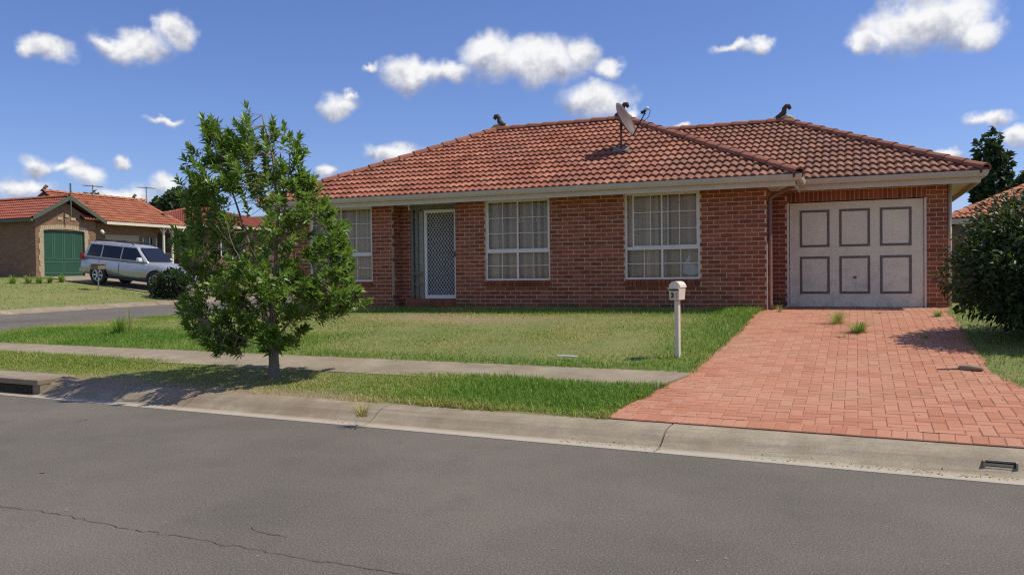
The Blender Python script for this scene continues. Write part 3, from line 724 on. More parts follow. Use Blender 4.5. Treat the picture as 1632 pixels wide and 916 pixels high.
# soldier course over the garage, step and sills
def special(name, c, size, rx=0.0, parent=wall_o):
    q = MB(); x, y, z = size[0] / 2, size[1] / 2, size[2] / 2; q.box(-x, x, -y, y, -z, z, rr.random())
    o = q.build(name, M['brick'], parent); o.location = c; o.rotation_euler = (rx, 0, 0); return o
n_s = 30; w_s = (GD[1] + 0.05 - GD[0] + 0.05) / n_s
for k in range(n_s): special('soldier_brick', (GD[0] - 0.05 + (k + .5) * w_s, YG + 0.03, GD[3] + 0.105), (w_s - 0.010, 0.06, 0.20))
for (a, b) in WIN:
    n_ = round((b - a) / 0.0857); w_ = (b - a) / n_
    for k in range(n_): special('sill_brick', (a + (k + .5) * w_, YF + 0.01, WZ0 - 0.062), (w_ - 0.010, 0.16, 0.10), math.radians(22))
ms = MB()
for (a, b) in WIN: ms.box(a, b, YF + 0.03, YF + 0.11, WZ0 - 0.115, WZ0 - 0.015)
ms.box(GD[0] - 0.05, GD[1] + 0.05, YG + 0.01, YG + 0.12, GD[3] + 0.012, GD[3] + 0.208)
ms.build('sill_mortar', M['mortar'], wall_o)
for k in range(18):
    special('step_brick', (ENT[0] + 0.26 + (k + .5) * 0.0765, 16.62, 0.885), (0.068, 0.20, 0.19))
ms = MB(); ms.box(ENT[0] + 0.25, ENT[1] - 0.001, 16.53, 16.9, 0.5, 0.965); ms.build('doorstep', M['mortar'], wall_o)

# ---- windows
def window(x0, x1, shift, blind_seed):
    fr = MB(); y0, y1 = YF + 0.035, YF + 0.085; Wf = 0.04
    zm = 2.016; xc = (x0 + x1) / 2
    fr.box(x0, x0 + Wf, y0, y1, WZ0, WZ1); fr.box(x1 - Wf, x1, y0, y1, WZ0, WZ1)
    fr.box(x0 + Wf, x1 - Wf, y0, y1, WZ0, WZ0 + Wf); fr.box(x0 + Wf, x1 - Wf, y0, y1, WZ1 - Wf, WZ1)
    fr.box(x0 + Wf, x1 - Wf, y0 - 0.004, y1, zm - 0.03, zm + 0.03)
    fr.box(xc - 0.022, xc + 0.022, y0 + .003, y1 - .003, WZ0 + Wf, zm - 0.03)
    w = fr.build('window', M['frame'], house)
    pane_cache = {}
    def panes(xa, xb, za, zb, nc, nr, y, nm):
        bar = MB(); t_ = 0.0065
        cw, chh = (xb - xa) / nc, (zb - za) / nr
        for k in range(1, nc): bar.box(xa + k * cw - t_, xa + k * cw + t_, y - 0.008, y + 0.008, za, zb)
        for k in range(1, nr):
            for q in range(nc): bar.box(xa + q * cw + (t_ if q else 0), xa + (q + 1) * cw - (t_ if q < nc - 1 else 0), y - 0.006, y + 0.006, za + k * chh - t_, za + k * chh + t_)
        bar.build(nm, M['frame'], w)
        key = (round(cw, 3), round(chh, 3))
        if key not in pane_cache:
            g = MB(); g.add([(-cw / 2, 0, -chh / 2), (cw / 2, 0, -chh / 2), (cw / 2, 0, chh / 2), (-cw / 2, 0, chh / 2)], [(0, 1, 2, 3)]); pane_cache[key] = g.mesh('pane', M['glass'])
        for a in range(nc):
            for b in range(nr):
                o = bpy.data.objects.new('pane', pane_cache[key]); o.location = (xa + (a + .5) * cw, y, za + (b + .5) * chh); link(o, w)
    panes(x0 + Wf, xc - 0.022, WZ0 + Wf, zm - 0.03, 2, 2, YF + 0.06, 'glazing_bars')
    panes(xc + 0.022, x1 - Wf, WZ0 + Wf, zm - 0.03, 2, 2, YF + 0.06, 'glazing_bars')
    sw = 0.03
    for side in (0, 1):
        xa, xb = (x0 + Wf, xc + 0.02) if side == 0 else (xc - 0.02, x1 - Wf)
        inner = (side == shift[0]); yy = YF + (0.078 if inner else 0.052)
        if inner: xa += shift[1]; xb += shift[1]
        sm = MB(); ya, yb = yy - 0.012, yy + 0.012
        sm.box(xa, xa + sw, ya, yb, zm + 0.03, WZ1 - Wf); sm.box(xb - sw, xb, ya, yb, zm + 0.03, WZ1 - Wf)
        sm.box(xa + sw, xb - sw, ya, yb, zm + 0.03, zm + 0.055); sm.box(xa + sw, xb - sw, ya, yb, WZ1 - Wf - 0.02, WZ1 - Wf)
        sm.build('sash', M['frame'], w)
        panes(xa + sw, xb - sw, zm + 0.055, WZ1 - Wf - 0.02, 2, 3, yy, 'glazing_bars')
    bl = MB(); r2 = random.Random(blind_seed); x = x0 + 0.01
    while x < x1 - 0.02:
        wd = r2.choice((0.085, 0.085, 0.08)); tl = r2.uniform(-0.012, 0.02); v_ = r2.choice((0.2, 0.5, 0.65, 0.8, 0.9))
        bl.add([(x, YF + 0.16, WZ0 - 0.02), (x + wd, YF + 0.16 + tl, WZ0 - 0.02), (x + wd, YF + 0.16 + tl, WZ1), (x, YF + 0.16, WZ1)], [(0, 1, 2, 3)], v_); x += wd - 0.002
    bl.build('vertical_blind', M['blind'], w)
    return w
w1 = window(*WIN[0], (1, 0.0), 4); w2 = window(*WIN[1], (1, 0.0), 11); w3 = window(*WIN[2], (0, 0.11), 5)
cm = MB(); cy = YF + 0.145
cm.add([(-3.20, cy, 1.50), (-3.02, cy + .01, 1.46), (-2.90, cy, 1.50), (-2.90, cy, 1.62), (-3.06, cy, 1.72), (-3.05, cy - .01, 1.90), (-3.14, cy, 1.78), (-3.20, cy, 1.66)], [(0, 1, 2, 3, 4, 5, 6, 7)])
cm.build('torn_curtain', M['white_board'], w3)

# ---- entry: security door, sidelight, lintel
ent = MB(); ent.box(ENT[0] + 0.25, ENT[1], YE + 0.0, YE + 0.06, 3.03, 3.2); ent.box(ENT[0] + 0.255, ENT[0] + 0.32, YE, YE + 0.06, 0.965, 3.03); ent.box(-9.245, -9.20, YE - 0.0, YE + 0.06, 0.965, 3.03)
ent.box(ENT[0] + 0.32, -9.245, YE + .005, YE + .055, 1.55, 1.60); ent.box(ENT[0] + 0.32, -9.245, YE + .005, YE + .055, 1.30, 1.335); ent.box(-9.42, -9.385, YE + .008, YE + .05, 0.966, 3.029)
ent.build('entry_frame', M['timber_grey'], house)
sg = MB(); sg.add([(ENT[0] + 0.32, YE + 0.04, 0.965), (-9.245, YE + 0.04, 0.965), (-9.245, YE + 0.04, 3.03), (ENT[0] + 0.32, YE + 0.04, 3.03)], [(0, 1, 2, 3)]); sg.build('sidelight', M['glass'], house)
sg = MB(); sg.box(ENT[0] + 0.2, ENT[1], YE + 0.14, YE + 0.16, 0.9, 3.2); sg.build('hall_curtain', M['soffit'], house)
dx0, dx1, dz0, dz1 = -9.195, -8.36, 0.985, 3.02
df = MB(); fw = 0.065; dy0, dy1 = YE - 0.035, YE + 0.0
df.box(dx0, dx0 + fw, dy0, dy1, dz0, dz1); df.box(dx1 - fw, dx1, dy0, dy1, dz0, dz1); df.box(dx0 + fw, dx1 - fw, dy0, dy1, dz0, dz0 + 0.085); df.box(dx0 + fw, dx1 - fw, dy0, dy1, dz1 - 0.075, dz1)
door = df.build('security_door', M['door_frame'], house); 
gr = MB(); ax0, ax1, az0, az1 = dx0 + fw, dx1 - fw, dz0 + 0.085, dz1 - 0.075; wd_, ht_ = ax1 - ax0, az1 - az0
sl_ = 1.35; stp = 0.105; k = -ht_ / sl_
for sg_ in (1, -1):
    c = -ht_
    while c < wd_ * sl_ + ht_:
        # line z = sl*x + off inside the panel
        pts = []
        off_ = c - (0 if sg_ == 1 else 0)
        for xx in np.linspace(0, wd_, 60):
            zz = (sl_ * xx * sg_ + off_)
            if 0 <= zz <= ht_: pts.append((xx, zz))
        if len(pts) > 1:
            a, b = pts[0], pts[-1]
            gr.tube([(ax0 + a[0], YE - 0.018 - .003 * sg_, az0 + a[1]), (ax0 + b[0], YE - 0.018 - .003 * sg_, az0 + b[1])], 0.0052, 4, False)
        c += stp
gr.build('grille', M['grille'], door)
hd = MB(); hd.box(dx1 - 0.055, dx1 - 0.02, dy0 - 0.03, dy0 - 0.001, 1.93, 2.06); hd.build('handle', M['black'], door)
ip = MB(); ip.box(dx0, dx1, YE + 0.03, YE + 0.06, dz0, dz1); ip.build('inner_door', M['dark_door'], house)
pb = MB(); pb.tube([(-9.46, 16.50, 3.13), (-9.46, 16.48, 3.08), (-9.43, 16.47, 3.01)], [0.022, 0.02, 0.02], 8); pb.build('conduit_stub', M['white'], house)

# ---- garage door
gd = MB(); gd.box(GD[0], GD[1], YG + 0.06, YG + 0.09, GD[2] + 0.015, GD[3] - 0.012); gdo = gd.build('garage_door', M['garage_paint'], house)
for (a, b) in ((-1.069, -0.502), (-0.321, 0.246), (0.424, 0.988)):
    for (c, e) in ((2.0, 2.75), (1.058, 1.812)):
        q = MB(); w_ = 0.046; ya, yb = YG + 0.052, YG + 0.0605
        q.box(a, a + w_, ya, yb, c, e); q.box(b - w_, b, ya, yb, c, e); q.box(a + w_, b - w_, ya, yb, c, c + w_); q.box(a + w_, b - w_, ya, yb, e - w_, e)
        q.build('panel_trim', M['garage_trim'], gdo)
q = MB(); q.tube([(-0.035, YG + 0.02, 1.385), (-0.035, YG + 0.062, 1.385)], [0.022, 0.03], 10); q.box(-0.07, 0.0, YG + 0.018, YG + 0.03, 1.376, 1.394); q.build('lock_handle', M['garage_trim'], gdo)
q = MB(); q.box(GD[0] - 0.05, GD[0] - 0.012, YG + 0.02, YG + 0.10, GD[2] - .05, GD[3]); q.box(GD[1] + 0.012, GD[1] + 0.05, YG + 0.02, YG + 0.10, GD[2] - .05, GD[3]); q.build('garage_jamb', M['frame'], gdo)
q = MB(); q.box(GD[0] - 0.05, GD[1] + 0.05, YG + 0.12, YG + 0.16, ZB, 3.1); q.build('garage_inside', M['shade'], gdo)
q = MB(); q.box(GD[0] - 0.05, GD[1] + 0.05, YG - 0.06, YG + 0.12, ZB, GD[2] + 0.003); q.build('garage_threshold', M['path'], gdo)

# ---- roof
TANP = 0.475
RX0, RX1, RY0, RY1, RZ = -13.1, -1.0, 15.8, 24.4, 3.265           # main hip
GX0, GX1, GY0, GY1, GZ = -4.6, 2.13, 17.17, 24.57, 3.31           # garage hip
RA = (RY1 - RY0) / 2; GA = (GY1 - GY0) / 2
def z_main(x, y): return RZ + TANP * min(x - RX0, RX1 - x, y - RY0, RY1 - y)
def z_gar(x, y): return GZ + TANP * min(GX1 - x, y - GY0, GY1 - y)
rz_ = RZ + TANP * RA; gz_ = GZ + TANP * GA
un = MB()
A, B, C_, D_4 = (RX0, RY0, RZ), (RX1, RY0, RZ), (RX1, RY1, RZ), (RX0, RY1, RZ); R1, R2 = (RX0 + RA, RY0 + RA, rz_), (RX1 - RA, RY0 + RA, rz_)
un.add([A, B, C_, D_4, R1, R2], [(0, 1, 5, 4), (1, 2, 5), (2, 3, 4, 5), (3, 0, 4)])
A, B, C_ = (GX0, GY0, GZ), (GX1, GY0, GZ), (GX1, GY1, GZ); R3 = (GX1 - GA, GY0 + GA, gz_); R4 = (GX0, GY0 + GA, gz_)
un.add([A, B, C_, (GX0, GY1, GZ), R3, R4], [(0, 1, 4, 5), (1, 2, 4), (2, 3, 5, 4)])
roof = un.build('roof', M['underlay'], house)

TW, TG = 0.30, 0.322
NC = 12
def wave(uu): return 0.019 * math.cos(2 * math.pi * (uu / 0.15) + 2.4) + 0.004 * math.cos(4 * math.pi * (uu / 0.15) + 1.0)
TV, TF = [], []
for (v_, wl_) in ((0.0, 0.078), (0.35, 0.030)):
    for k in range(NC + 1): uu = TW * k / NC; TV.append((uu, v_, wl_ + wave(uu)))
for k in range(NC + 1): uu = TW * k / NC; TV.append((uu, 0.004, 0.034 + wave(uu)))
n1_ = NC + 1
for k in range(NC):
    TF.append((k, k + 1, n1_ + k + 1, n1_ + k)); TF.append((2 * n1_ + k, 2 * n1_ + k + 1, k + 1, k))
tvar = []
for k in range(10):
    q = MB(); q.add(TV, TF, (k + .5) / 10); tvar.append(q.mesh('roof_tile', M['tile'], False))
def tile_plane(o, u, h, length, rows, umin, umax, tanp, keep=None, v0=-0.05):
    """tiles on a sloped plane; returns (matrix, clipped verts or None)"""
    o = Vector(o); u = Vector(u); h = Vector(h)
    up = (h + Vector((0, 0, tanp))).normalized(); n_ = u.cross(up).normalized()
    if n_.z < 0: n_ = -n_
    out = []
    R = Matrix((u, up, n_)).transposed()
    for j in range(rows):
        v_ = v0 + j * TG; va, vb = v_, v_ + 0.35
        i = math.floor(umin(va) / TW) - 1
        while i * TW < umax(va):
            ua = i * TW; i += 1
            lo, hi = umin(v_ + .16), umax(v_ + .16)
            if ua + TW < lo or ua > hi: continue
            p = o + u * (ua + TW / 2) + up * (v_ + 0.16)
            if keep and not keep(p): continue
            fullt = ua >= max(umin(va), umin(vb)) and ua + TW <= min(umax(va), umax(vb))
            out.append((o + u * ua + up * v_, R, fullt, ua, v_))
    def emit(mb, item, rnd):
        org, R_, fullt, ua, v_ = item
        vs_ = []
        for (a, b, c) in TV:
            if not fullt:
                lo, hi = umin(v_ + b), umax(v_ + b); a = min(max(ua + a, lo), max(lo, hi)) - ua
            vs_.append(org + R_ @ Vector((a, b, c)))
        mb.add(vs_, TF, rnd)
    return out, emit
cosp = 1 / math.sqrt(1 + TANP ** 2)
Lm = RX1 - RX0
all_tiles = []
pl, em1 = tile_plane((RX0, RY0, RZ), (1, 0, 0), (0, 1, 0), Lm, 16, lambda v: max(0, v) * cosp, lambda v: Lm - max(0, v) * cosp, TANP, lambda p: p.y < RY0 + RA + .03)
all_tiles += [(t_, em1) for t_ in pl]
pl, em2 = tile_plane((GX0, GY0, GZ), (1, 0, 0), (0, 1, 0), GX1 - GX0, 13, lambda v: 0, lambda v: GX1 - GX0 - max(0, v) * cosp, TANP, lambda p: z_main(p.x, p.y) < p.z + 0.22 and p.y < GY0 + GA + .03)
all_tiles += [(t_, em2) for t_ in pl]
# right slope of the main roof, right slope of the garage roof, left slope
pl, em3 = tile_plane((RX1, RY0, RZ), (0, 1, 0), (-1, 0, 0), RY1 - RY0, 16, lambda v: max(0, v) * cosp, lambda v: RY1 - RY0 - max(0, v) * cosp, TANP, lambda p: z_gar(p.x, p.y) < p.z + 0.15)
all_tiles += [(t_, em3) for t_ in pl]
pl, em4 = tile_plane((GX1, GY0, GZ), (0, 1, 0), (-1, 0, 0), GY1 - GY0, 13, lambda v: max(0, v) * cosp, lambda v: GY1 - GY0 - max(0, v) * cosp, TANP)
all_tiles += [(t_, em4) for t_ in pl]
pl, em5 = tile_plane((RX0, RY1, RZ), (0, -1, 0), (1, 0, 0), RY1 - RY0, 16, lambda v: max(0, v) * cosp, lambda v: RY1 - RY0 - max(0, v) * cosp, TANP)
all_tiles += [(t_, em5) for t_ in pl]
cand = [i for i, (t_, e_) in enumerate(all_tiles) if t_[2] and e_ in (em1, em2) and t_[4] < 4.4]
cand.sort(key=lambda i: (all_tiles[i][0][0] - CAM0).length)
chosen = set(cand[:300]); rest = MB()
for i, (t_, e_) in enumerate(all_tiles):
    if i in chosen:
        o = bpy.data.objects.new('roof_tile', tvar[rr.randrange(10)]); o.matrix_world = Matrix.Translation(t_[0] + t_[1] @ Vector((0, rr.gauss(0, .003), rr.gauss(0, .002)))) @ t_[1].to_4x4(); link(o); o.parent = roof
    else: e_(rest, t_, rr.random())
o = rest.build('roof_tiles', M['tile'], roof); o['kind'] = 'stuff'
# ridge and hip caps
CP = [(-0.125, -0.045), (-0.10, 0.012), (-0.055, 0.045), (0, 0.055), (0.055, 0.045), (0.10, 0.012), (0.125, -0.045)]
cv = []; 
for (xx, sc_, lf) in ((0, 1.06, 0.02), (0.425, 0.96, 0.0)):
    for (a, b) in CP: cv.append((xx, a * sc_, b * sc_ + lf))
for (a, b) in CP: cv.append((0.002, a * 0.9, b * 1.06 - 0.014))
nc_ = len(CP); cf = []
for k in range(nc_ - 1): cf.append((k + 1, k, nc_ + k, nc_ + k + 1)); cf.append((k, k + 1, 2 * nc_ + k + 1, 2 * nc_ + k))
cap_var = []
for k in range(5):
    q = MB(); q.add(cv, cf, (k + .5) / 5); cap_var.append(q.mesh('ridge_cap', M['cap'], False))
bed = MB()
def caps(a, b, parent, variants=cap_var, bedding=bed, lift=0.04, step=0.40):
    a, b = Vector(a) + Vector((0, 0, lift)), Vector(b) + Vector((0, 0, lift)); dv = (b - a); n_ = max(1, int(dv.length / step)); st_ = dv.length / n_; dv.normalize()
    side = dv.cross(Vector((0, 0, 1))).normalized(); up = side.cross(dv).normalized(); R = Matrix((dv, -side, up)).transposed()
    for k in range(n_):
        o = bpy.data.objects.new('ridge_cap', variants[rr.randrange(len(variants))]); o.matrix_world = Matrix.Translation(a + dv * (st_ * k) + up * rr.gauss(0, .003)) @ (R @ Matrix.Rotation(rr.gauss(0, .01), 3, 'Z')).to_4x4(); link(o); o.parent = parent
    if bedding is not None: bedding.obox(a - side * 0.105 - up * 0.11, dv * (b - a).length, side * 0.21, up * 0.10)
ZC = 0.035
caps((RX0 - .05, RY0 - .05, RZ + .02), (RX0 + RA, RY0 + RA, rz_ + ZC), roof); caps((RX1 + .05, RY0 - .05, RZ + .02), (RX1 - RA, RY0 + RA, rz_ + ZC), roof)
caps((RX0 + RA, RY0 + RA, rz_ + ZC), (RX1 - RA, RY0 + RA, rz_ + ZC), roof)
caps((GX1 + .05, GY0 - .05, GZ + .02), (GX1 - GA, GY0 + GA, gz_ + ZC), roof)
caps((RX1 - RA + 0.4, GY0 + GA, gz_ + ZC), (GX1 - GA, GY0 + GA, gz_ + ZC), roof)
bed.build('bedding', M['bedding'], roof)
def finial(p, sx):
    q = MB(); p = Vector(p)
    pts = [p + Vector((sx * a, 0, b)) for a, b in ((-0.16, 0.02), (-0.06, 0.06), (0.02, 0.15), (0.03, 0.24), (0.075, 0.30), (0.135, 0.295), (0.15, 0.245), (0.12, 0.215))]
    q.tube(pts, [0.055, 0.075, 0.066, 0.056, 0.054, 0.053, 0.05, 0.032], 10)
    o = q.build('finial', M['finial'], roof, True)
    b = MB(); b.tube([p + Vector((-0.22 * sx, 0, 0.0)), p + Vector((-0.1 * sx, 0, 0.03)), p + Vector((0.16 * sx, 0, 0.015)), p + Vector((0.24 * sx, 0, -0.03))], [0.035, 0.06, 0.06, 0.035], 8); b.build('finial_base', M['finial_base'], o, True)
finial((RX0 + RA + 0.08, RY0 + RA, rz_ + 0.12), -1); finial((RX1 - RA - 0.1, RY0 + RA, rz_ + 0.12), 1); finial((GX1 - GA - 0.05, GY0 + GA, gz_ + 0.12), 1)

# ---- gutters, fascia, soffit
GP = [(0.0, 0.0), (0.0, -0.105), (0.085, -0.105), (0.105, -0.07), (0.118, -0.02), (0.118, 0.0), (0.098, 0.002), (0.096, -0.012), (0.006, -0.012)]
def sweep_gutter(a, b, out, ma=0, mb_=0, name='gutter', mat=None):
    """gutter from a to b, out = outward unit vector, ma/mb mitre (+1 lengthens with depth)"""
    a, b, out = Vector(a), Vector(b), Vector(out); dv = (b - a).normalized(); q = MB(); vs_ = []
    for base_, mi, sg_ in ((a, ma, -1), (b, mb_, 1)):
        for (x, z) in GP: vs_.append(base_ + out * x + dv * (sg_ * mi * x) + Vector((0, 0, z)))
    n_ = len(GP); fs = [(k, (k + 1) % n_, n_ + (k + 1) % n_, n_ + k) for k in range(n_)] + [tuple(reversed(range(n_))), tuple(n_ + k for k in range(n_))]
    q.add(vs_, fs); return fix_normals(q.build(name, M['gutter'], house))
GM = 3.282; GG = 3.318
yf_, yg_, xr_, xg_ = RY0 + 0.03, GY0 + 0.03, RX1 - 0.03, GX1 - 0.03
sweep_gutter((RX0 + 0.03, yf_, GM), (xr_, yf_, GM), (0, -1, 0), 1, 1); sweep_gutter((xr_, yf_, GM), (xr_, yg_ - 0.13, GM), (1, 0, 0), 1, 0)
sweep_gutter((RX0 + 0.03, 24.2, GM), (RX0 + 0.03, yf_, GM), (-1, 0, 0), 0, 1)
sweep_gutter((xr_ + 0.02, yg_, GG), (xg_, yg_, GG), (0, -1, 0), 0, 1); sweep_gutter((xg_, yg_, GG), (xg_, 24.3, GG), (1, 0, 0), 1, 0)
fa = MB(); fa.box(RX0 + 0.03, xr_, yf_ + 0.002, yf_ + 0.024, 3.078, GM - 0.03); fa.box(xr_ - 0.024, xr_ - 0.002, yf_ + 0.026, yg_ + 0.2, 3.078, GM - 0.03); fa.box(RX0 + 0.032, RX0 + 0.054, yf_ + 0.026, 24.2, 3.078, GM - 0.03)
fa.box(xr_ - 0.001, xg_, yg_ + 0.002, yg_ + 0.024, 3.105, GG - 0.03); fa.box(xg_ - 0.024, xg_ - 0.002, yg_ + 0.026, 24.3, 3.105, GG - 0.03); fa.build('fascia', M['fascia'], house)
sf = MB(); sf.box(RX0 + 0.056, xr_ - 0.026, yf_ + 0.026, YF + 0.5, 3.141, 3.15); sf.box(XR - 0.1, xr_ - 0.026, YF + 0.5, yg_ + 0.3, 3.1415, 3.15); sf.box(xr_ - 0.02, xg_ - 0.026, yg_ + 0.026, YG + 0.2, 3.203, 3.21); sf.box(XG - 0.05, xg_ - 0.026, YG + 0.2, 24.2, 3.203, 3.21); sf.box(RX0 + 0.056, XL + .1, YF + .5, 24.2, 3.141, 3.15)
sf.build('soffit', M['soffit'], house)
dp = MB(); dp.tube([(-1.05, 16.1, 3.17), (-1.06, 16.12, 3.10), (-1.25, 16.28, 3.04), (-1.52, 16.45, 2.93), (-1.53, 16.46, 2.85), (-1.53, 16.46, 0.92), (-1.50, 16.40, 0.80)], 0.042, 10); dp.build('downpipe', M['pipe'], house, True)
dp = MB(); dp.tube([(1.65, 17.86, 3.19), (1.65, 17.86, 0.8)], 0.042, 10); dp.build('downpipe', M['pipe_light'], house, True)
dp = MB(); dp.tube([(-1.575, 16.318, 2.05), (-1.575, 16.318, 0.74)], 0.012, 6); dp.build('conduit', M['pipe_light'], house)

# ------------------------------------------------------------------ satellite dish on the roof
def roof_hit(x, y):
    r = CF + CR * ((x - 816) / FPX) - CU * ((y - 458) / FPX)
    t_ = 10.0
    while t_ < 30:
        p = CAM0 + r * t_
        if p.y > RY0 and p.z <= z_main(p.x, p.y) + 0.05: return p
        t_ += 0.01
dbase = roof_hit(990, 241)
dish = empty('satellite_dish', dbase); tag(dish, 'brown satellite dish on a short rusty pole fixed to the tiled roof', 'satellite dish')
q = MB(); q.tube([(0, 0, -0.03), (0, 0, 0.62)], 0.022, 8); q.build('pole', M['pole'], dish, True)
q = MB(); q.obox((-0.17, -0.12, -0.03), (0.34, 0, 0), (0, 0.24, 0.114), (0, -0.008, 0.03)); q.build('flashing', M['timber_grey'], dish)
dn = (R0 * 0.86 + UZ * 0.46 - F0 * 0.50).normalized(); da_ = (UZ - dn * UZ.dot(dn)).normalized(); db_ = dn.cross(da_)
dc = R0 * 0.12 + UZ * 0.70
q = MB(); rings = 7; seg = 28; vs_ = [dc - dn * 0.10]; fs = []
for i in range(1, rings + 1):
    rr_ = i / rings
    for k in range(seg):
        g = 2 * math.pi * k / seg; vs_.append(dc + da_ * (0.41 * rr_ * math.cos(g)) + db_ * (0.38 * rr_ * math.sin(g)) + dn * (-0.10 + 0.10 * rr_ * rr_))
for k in range(seg): fs.append((0, 1 + k, 1 + (k + 1) % seg))
for i in range(rings - 1):
    for k in range(seg): a = 1 + i * seg + k; b = 1 + i * seg + (k + 1) % seg; fs.append((a, a + seg, b + seg, b))
q.add(vs_, fs); o = q.build('reflector', M['rust'], dish, True); md = o.modifiers.new('t', 'SOLIDIFY'); md.thickness = 0.012
q = MB(); q.tube([(0, 0, 0.5), dc - dn * 0.12], [0.03, 0.05], 8); q.tube([(0, 0, 0.60), dc - dn * 0.11 + da_ * 0.1], 0.015, 6); q.build('bracket', M['pole'], dish, True)
pl_ = dc - da_ * 0.40; lnb = dc + dn * 0.42 - da_ * 0.06
q = MB(); q.tube([dc - dn * 0.1 - da_ * 0.2, pl_ - dn * 0.01, lnb - da_ * 0.05], 0.013, 6); arm = q.build('feed_arm', M['black'], dish, True)
q = MB(); q.tube([lnb + dn * 0.05, lnb - dn * 0.06], [0.03, 0.035], 10); q.tube([lnb, lnb - da_ * 0.07], 0.02, 8); q.build('receiver', M['black'], arm, True)
q = MB(); q.tube([lnb + dn * 0.04 + da_ * .02, lnb + dn * 0.13 + da_ * 0.02], [0.028, 0.032], 10); q.build('receiver_cap', M['white'], arm, True)
q = MB(); q.tube([lnb + dn * 0.12, lnb + dn * 0.14 - da_ * 0.06, lnb + dn * 0.05 - da_ * 0.16, lnb - dn * 0.1 - da_ * 0.2], 0.007, 5); q.build('cable', M['black'], arm, True)

# ------------------------------------------------------------------ ground helper
def ground_px(x, y):
    r = CF + CR * ((x - 816) / FPX) - CU * ((y - 458) / FPX); t_ = 3.0
    while t_ < 80:
        p = CAM0 + r * t_
        if p.z <= zat(p.x, p.y): return Vector((p.x, p.y, zat(p.x, p.y)))
        t_ += 0.02
    return p

# ------------------------------------------------------------------ letterbox
mp = ground_px(1080, 570)
mbx = empty('letterbox', mp, math.radians(-16)); tag(mbx, 'cream metal letterbox numbered 3 on a square post at the lawn edge', 'letterbox')
q = MB(); q.box(-0.028, 0.032, -0.03, 0.03, -0.2, 0.76); bevel(q.build('post', M['cream'], mbx), 0.004)
bw, bd, bh = 0.078, 0.17, 0.16; z0 = 0.765
q = MB(); q.add([(-bw * .86, -bd * .5, z0), (bw * .86, -bd * .5, z0), (bw * .86, bd * .5, z0), (-bw * .86, bd * .5, z0), (-bw, -bd * .55, z0 + bh), (bw, -bd * .55, z0 + bh), (bw, bd * .55, z0 + bh), (-bw, bd * .55, z0 + bh)],
      [(0, 3, 2, 1), (4, 5, 6, 7), (0, 1, 5, 4), (1, 2, 6, 5), (2, 3, 7, 6), (3, 0, 4, 7)]); box = bevel(q.build('box', M['cream'], mbx), 0.004)
q = MB(); nA = 12; vs_ = []; fs = []
for yy in (-bd * .45, bd * .62):
    for k in range(nA + 1): g = math.pi * k / nA; vs_.append((math.cos(g) * (bw + .006), yy, z0 + bh + 0.001 + math.sin(g) * 0.085))
for k in range(nA): fs.append((k, k + 1, nA + 2 + k, nA + 1 + k))
fs.append(tuple(reversed(range(nA + 1)))); fs.append(tuple(range(nA + 1, 2 * nA + 2))); q.add(vs_, fs); fix_normals(q.build('lid', M['cream'], mbx))
q = MB(); q.box(-bw * .8, bw * .8, -bd * .545 - 0.004, -bd * .5, z0 + 0.122, z0 + 0.142); q.build('slot', M['black'], box)
q = MB(); q.box(-bw - .012, bw + .004, -bd * .55 - 0.03, -bd * .54, z0 + 0.150, z0 + 0.158); q.build('slot_flap', M['cream'], box)
def text_part(txt, size, loc, mat, parent, rot=(math.pi / 2, 0, 0)):
    cu = bpy.data.curves.new('digit', 'FONT'); cu.body = txt; cu.size = size; cu.align_x = 'CENTER'; cu.extrude = 0.0012; cu.offset = 0.0035
    to = bpy.data.objects.new('t', cu); COL.objects.link(to); bpy.context.view_layer.update()
    me = bpy.data.meshes.new_from_object(to.evaluated_get(bpy.context.evaluated_depsgraph_get())); bpy.data.objects.remove(to)
    me.materials.clear(); me.materials.append(mat); o = bpy.data.objects.new('digit', me); o.location = loc; o.rotation_euler = rot; return link(o, parent)
text_part('3', 0.095, (-0.022, -bd * .535 - 0.004, z0 + 0.030), M['digit'], box, (math.pi / 2 + .05, 0, 0))
text_part('1', 0.085, (0.036, -bd * .535 - 0.003, z0 + 0.032), M['digit_faded'], box, (math.pi / 2 + .05, 0, 0))

# ------------------------------------------------------------------ foliage tools
def leaves_np(P, D, N, L, Wd, rnd, fold=0.25):
    """folded lance-shaped leaves: two triangles pairs each"""
    D = D / np.linalg.norm(D, axis=1, keepdims=True)
    B = np.cross(D, N); B /= np.maximum(np.linalg.norm(B, axis=1, keepdims=True), 1e-6); Nn = np.cross(B, D)
    L = L[:, None]; Wd = Wd[:, None]
    droop = -0.10 * L * np.array([[0, 0, 1.0]])
    v0 = P; v1 = P + D * L * 0.45 + B * Wd * 0.5 + Nn * Wd * fold; v2 = P + D * L + droop; v3 = P + D * L * 0.45 - B * Wd * 0.5 + Nn * Wd * fold; v4 = P + D * L * 0.5
    n = len(P); V = np.stack([v0, v1, v2, v3, v4], 1).reshape(-1, 3)
    b = np.arange(n) * 5
    T = np.stack([np.stack([b, b + 4, b + 1], 1), np.stack([b + 4, b + 2, b + 1], 1), np.stack([b, b + 3, b + 4], 1), np.stack([b + 4, b + 3, b + 2], 1)], 1).reshape(-1, 3)
    return V, T, np.repeat(rnd, 5)
def inpoly(x, y, poly):
    r = np.zeros(len(x), bool); n = len(poly); j = n - 1
    for i in range(n):
        xi, yi = poly[i]; xj, yj = poly[j]
        c = ((yi > y) != (yj > y)) & (x < (xj - xi) * (y - yi) / (yj - yi + 1e-9) + xi); r ^= c; j = i
    return r
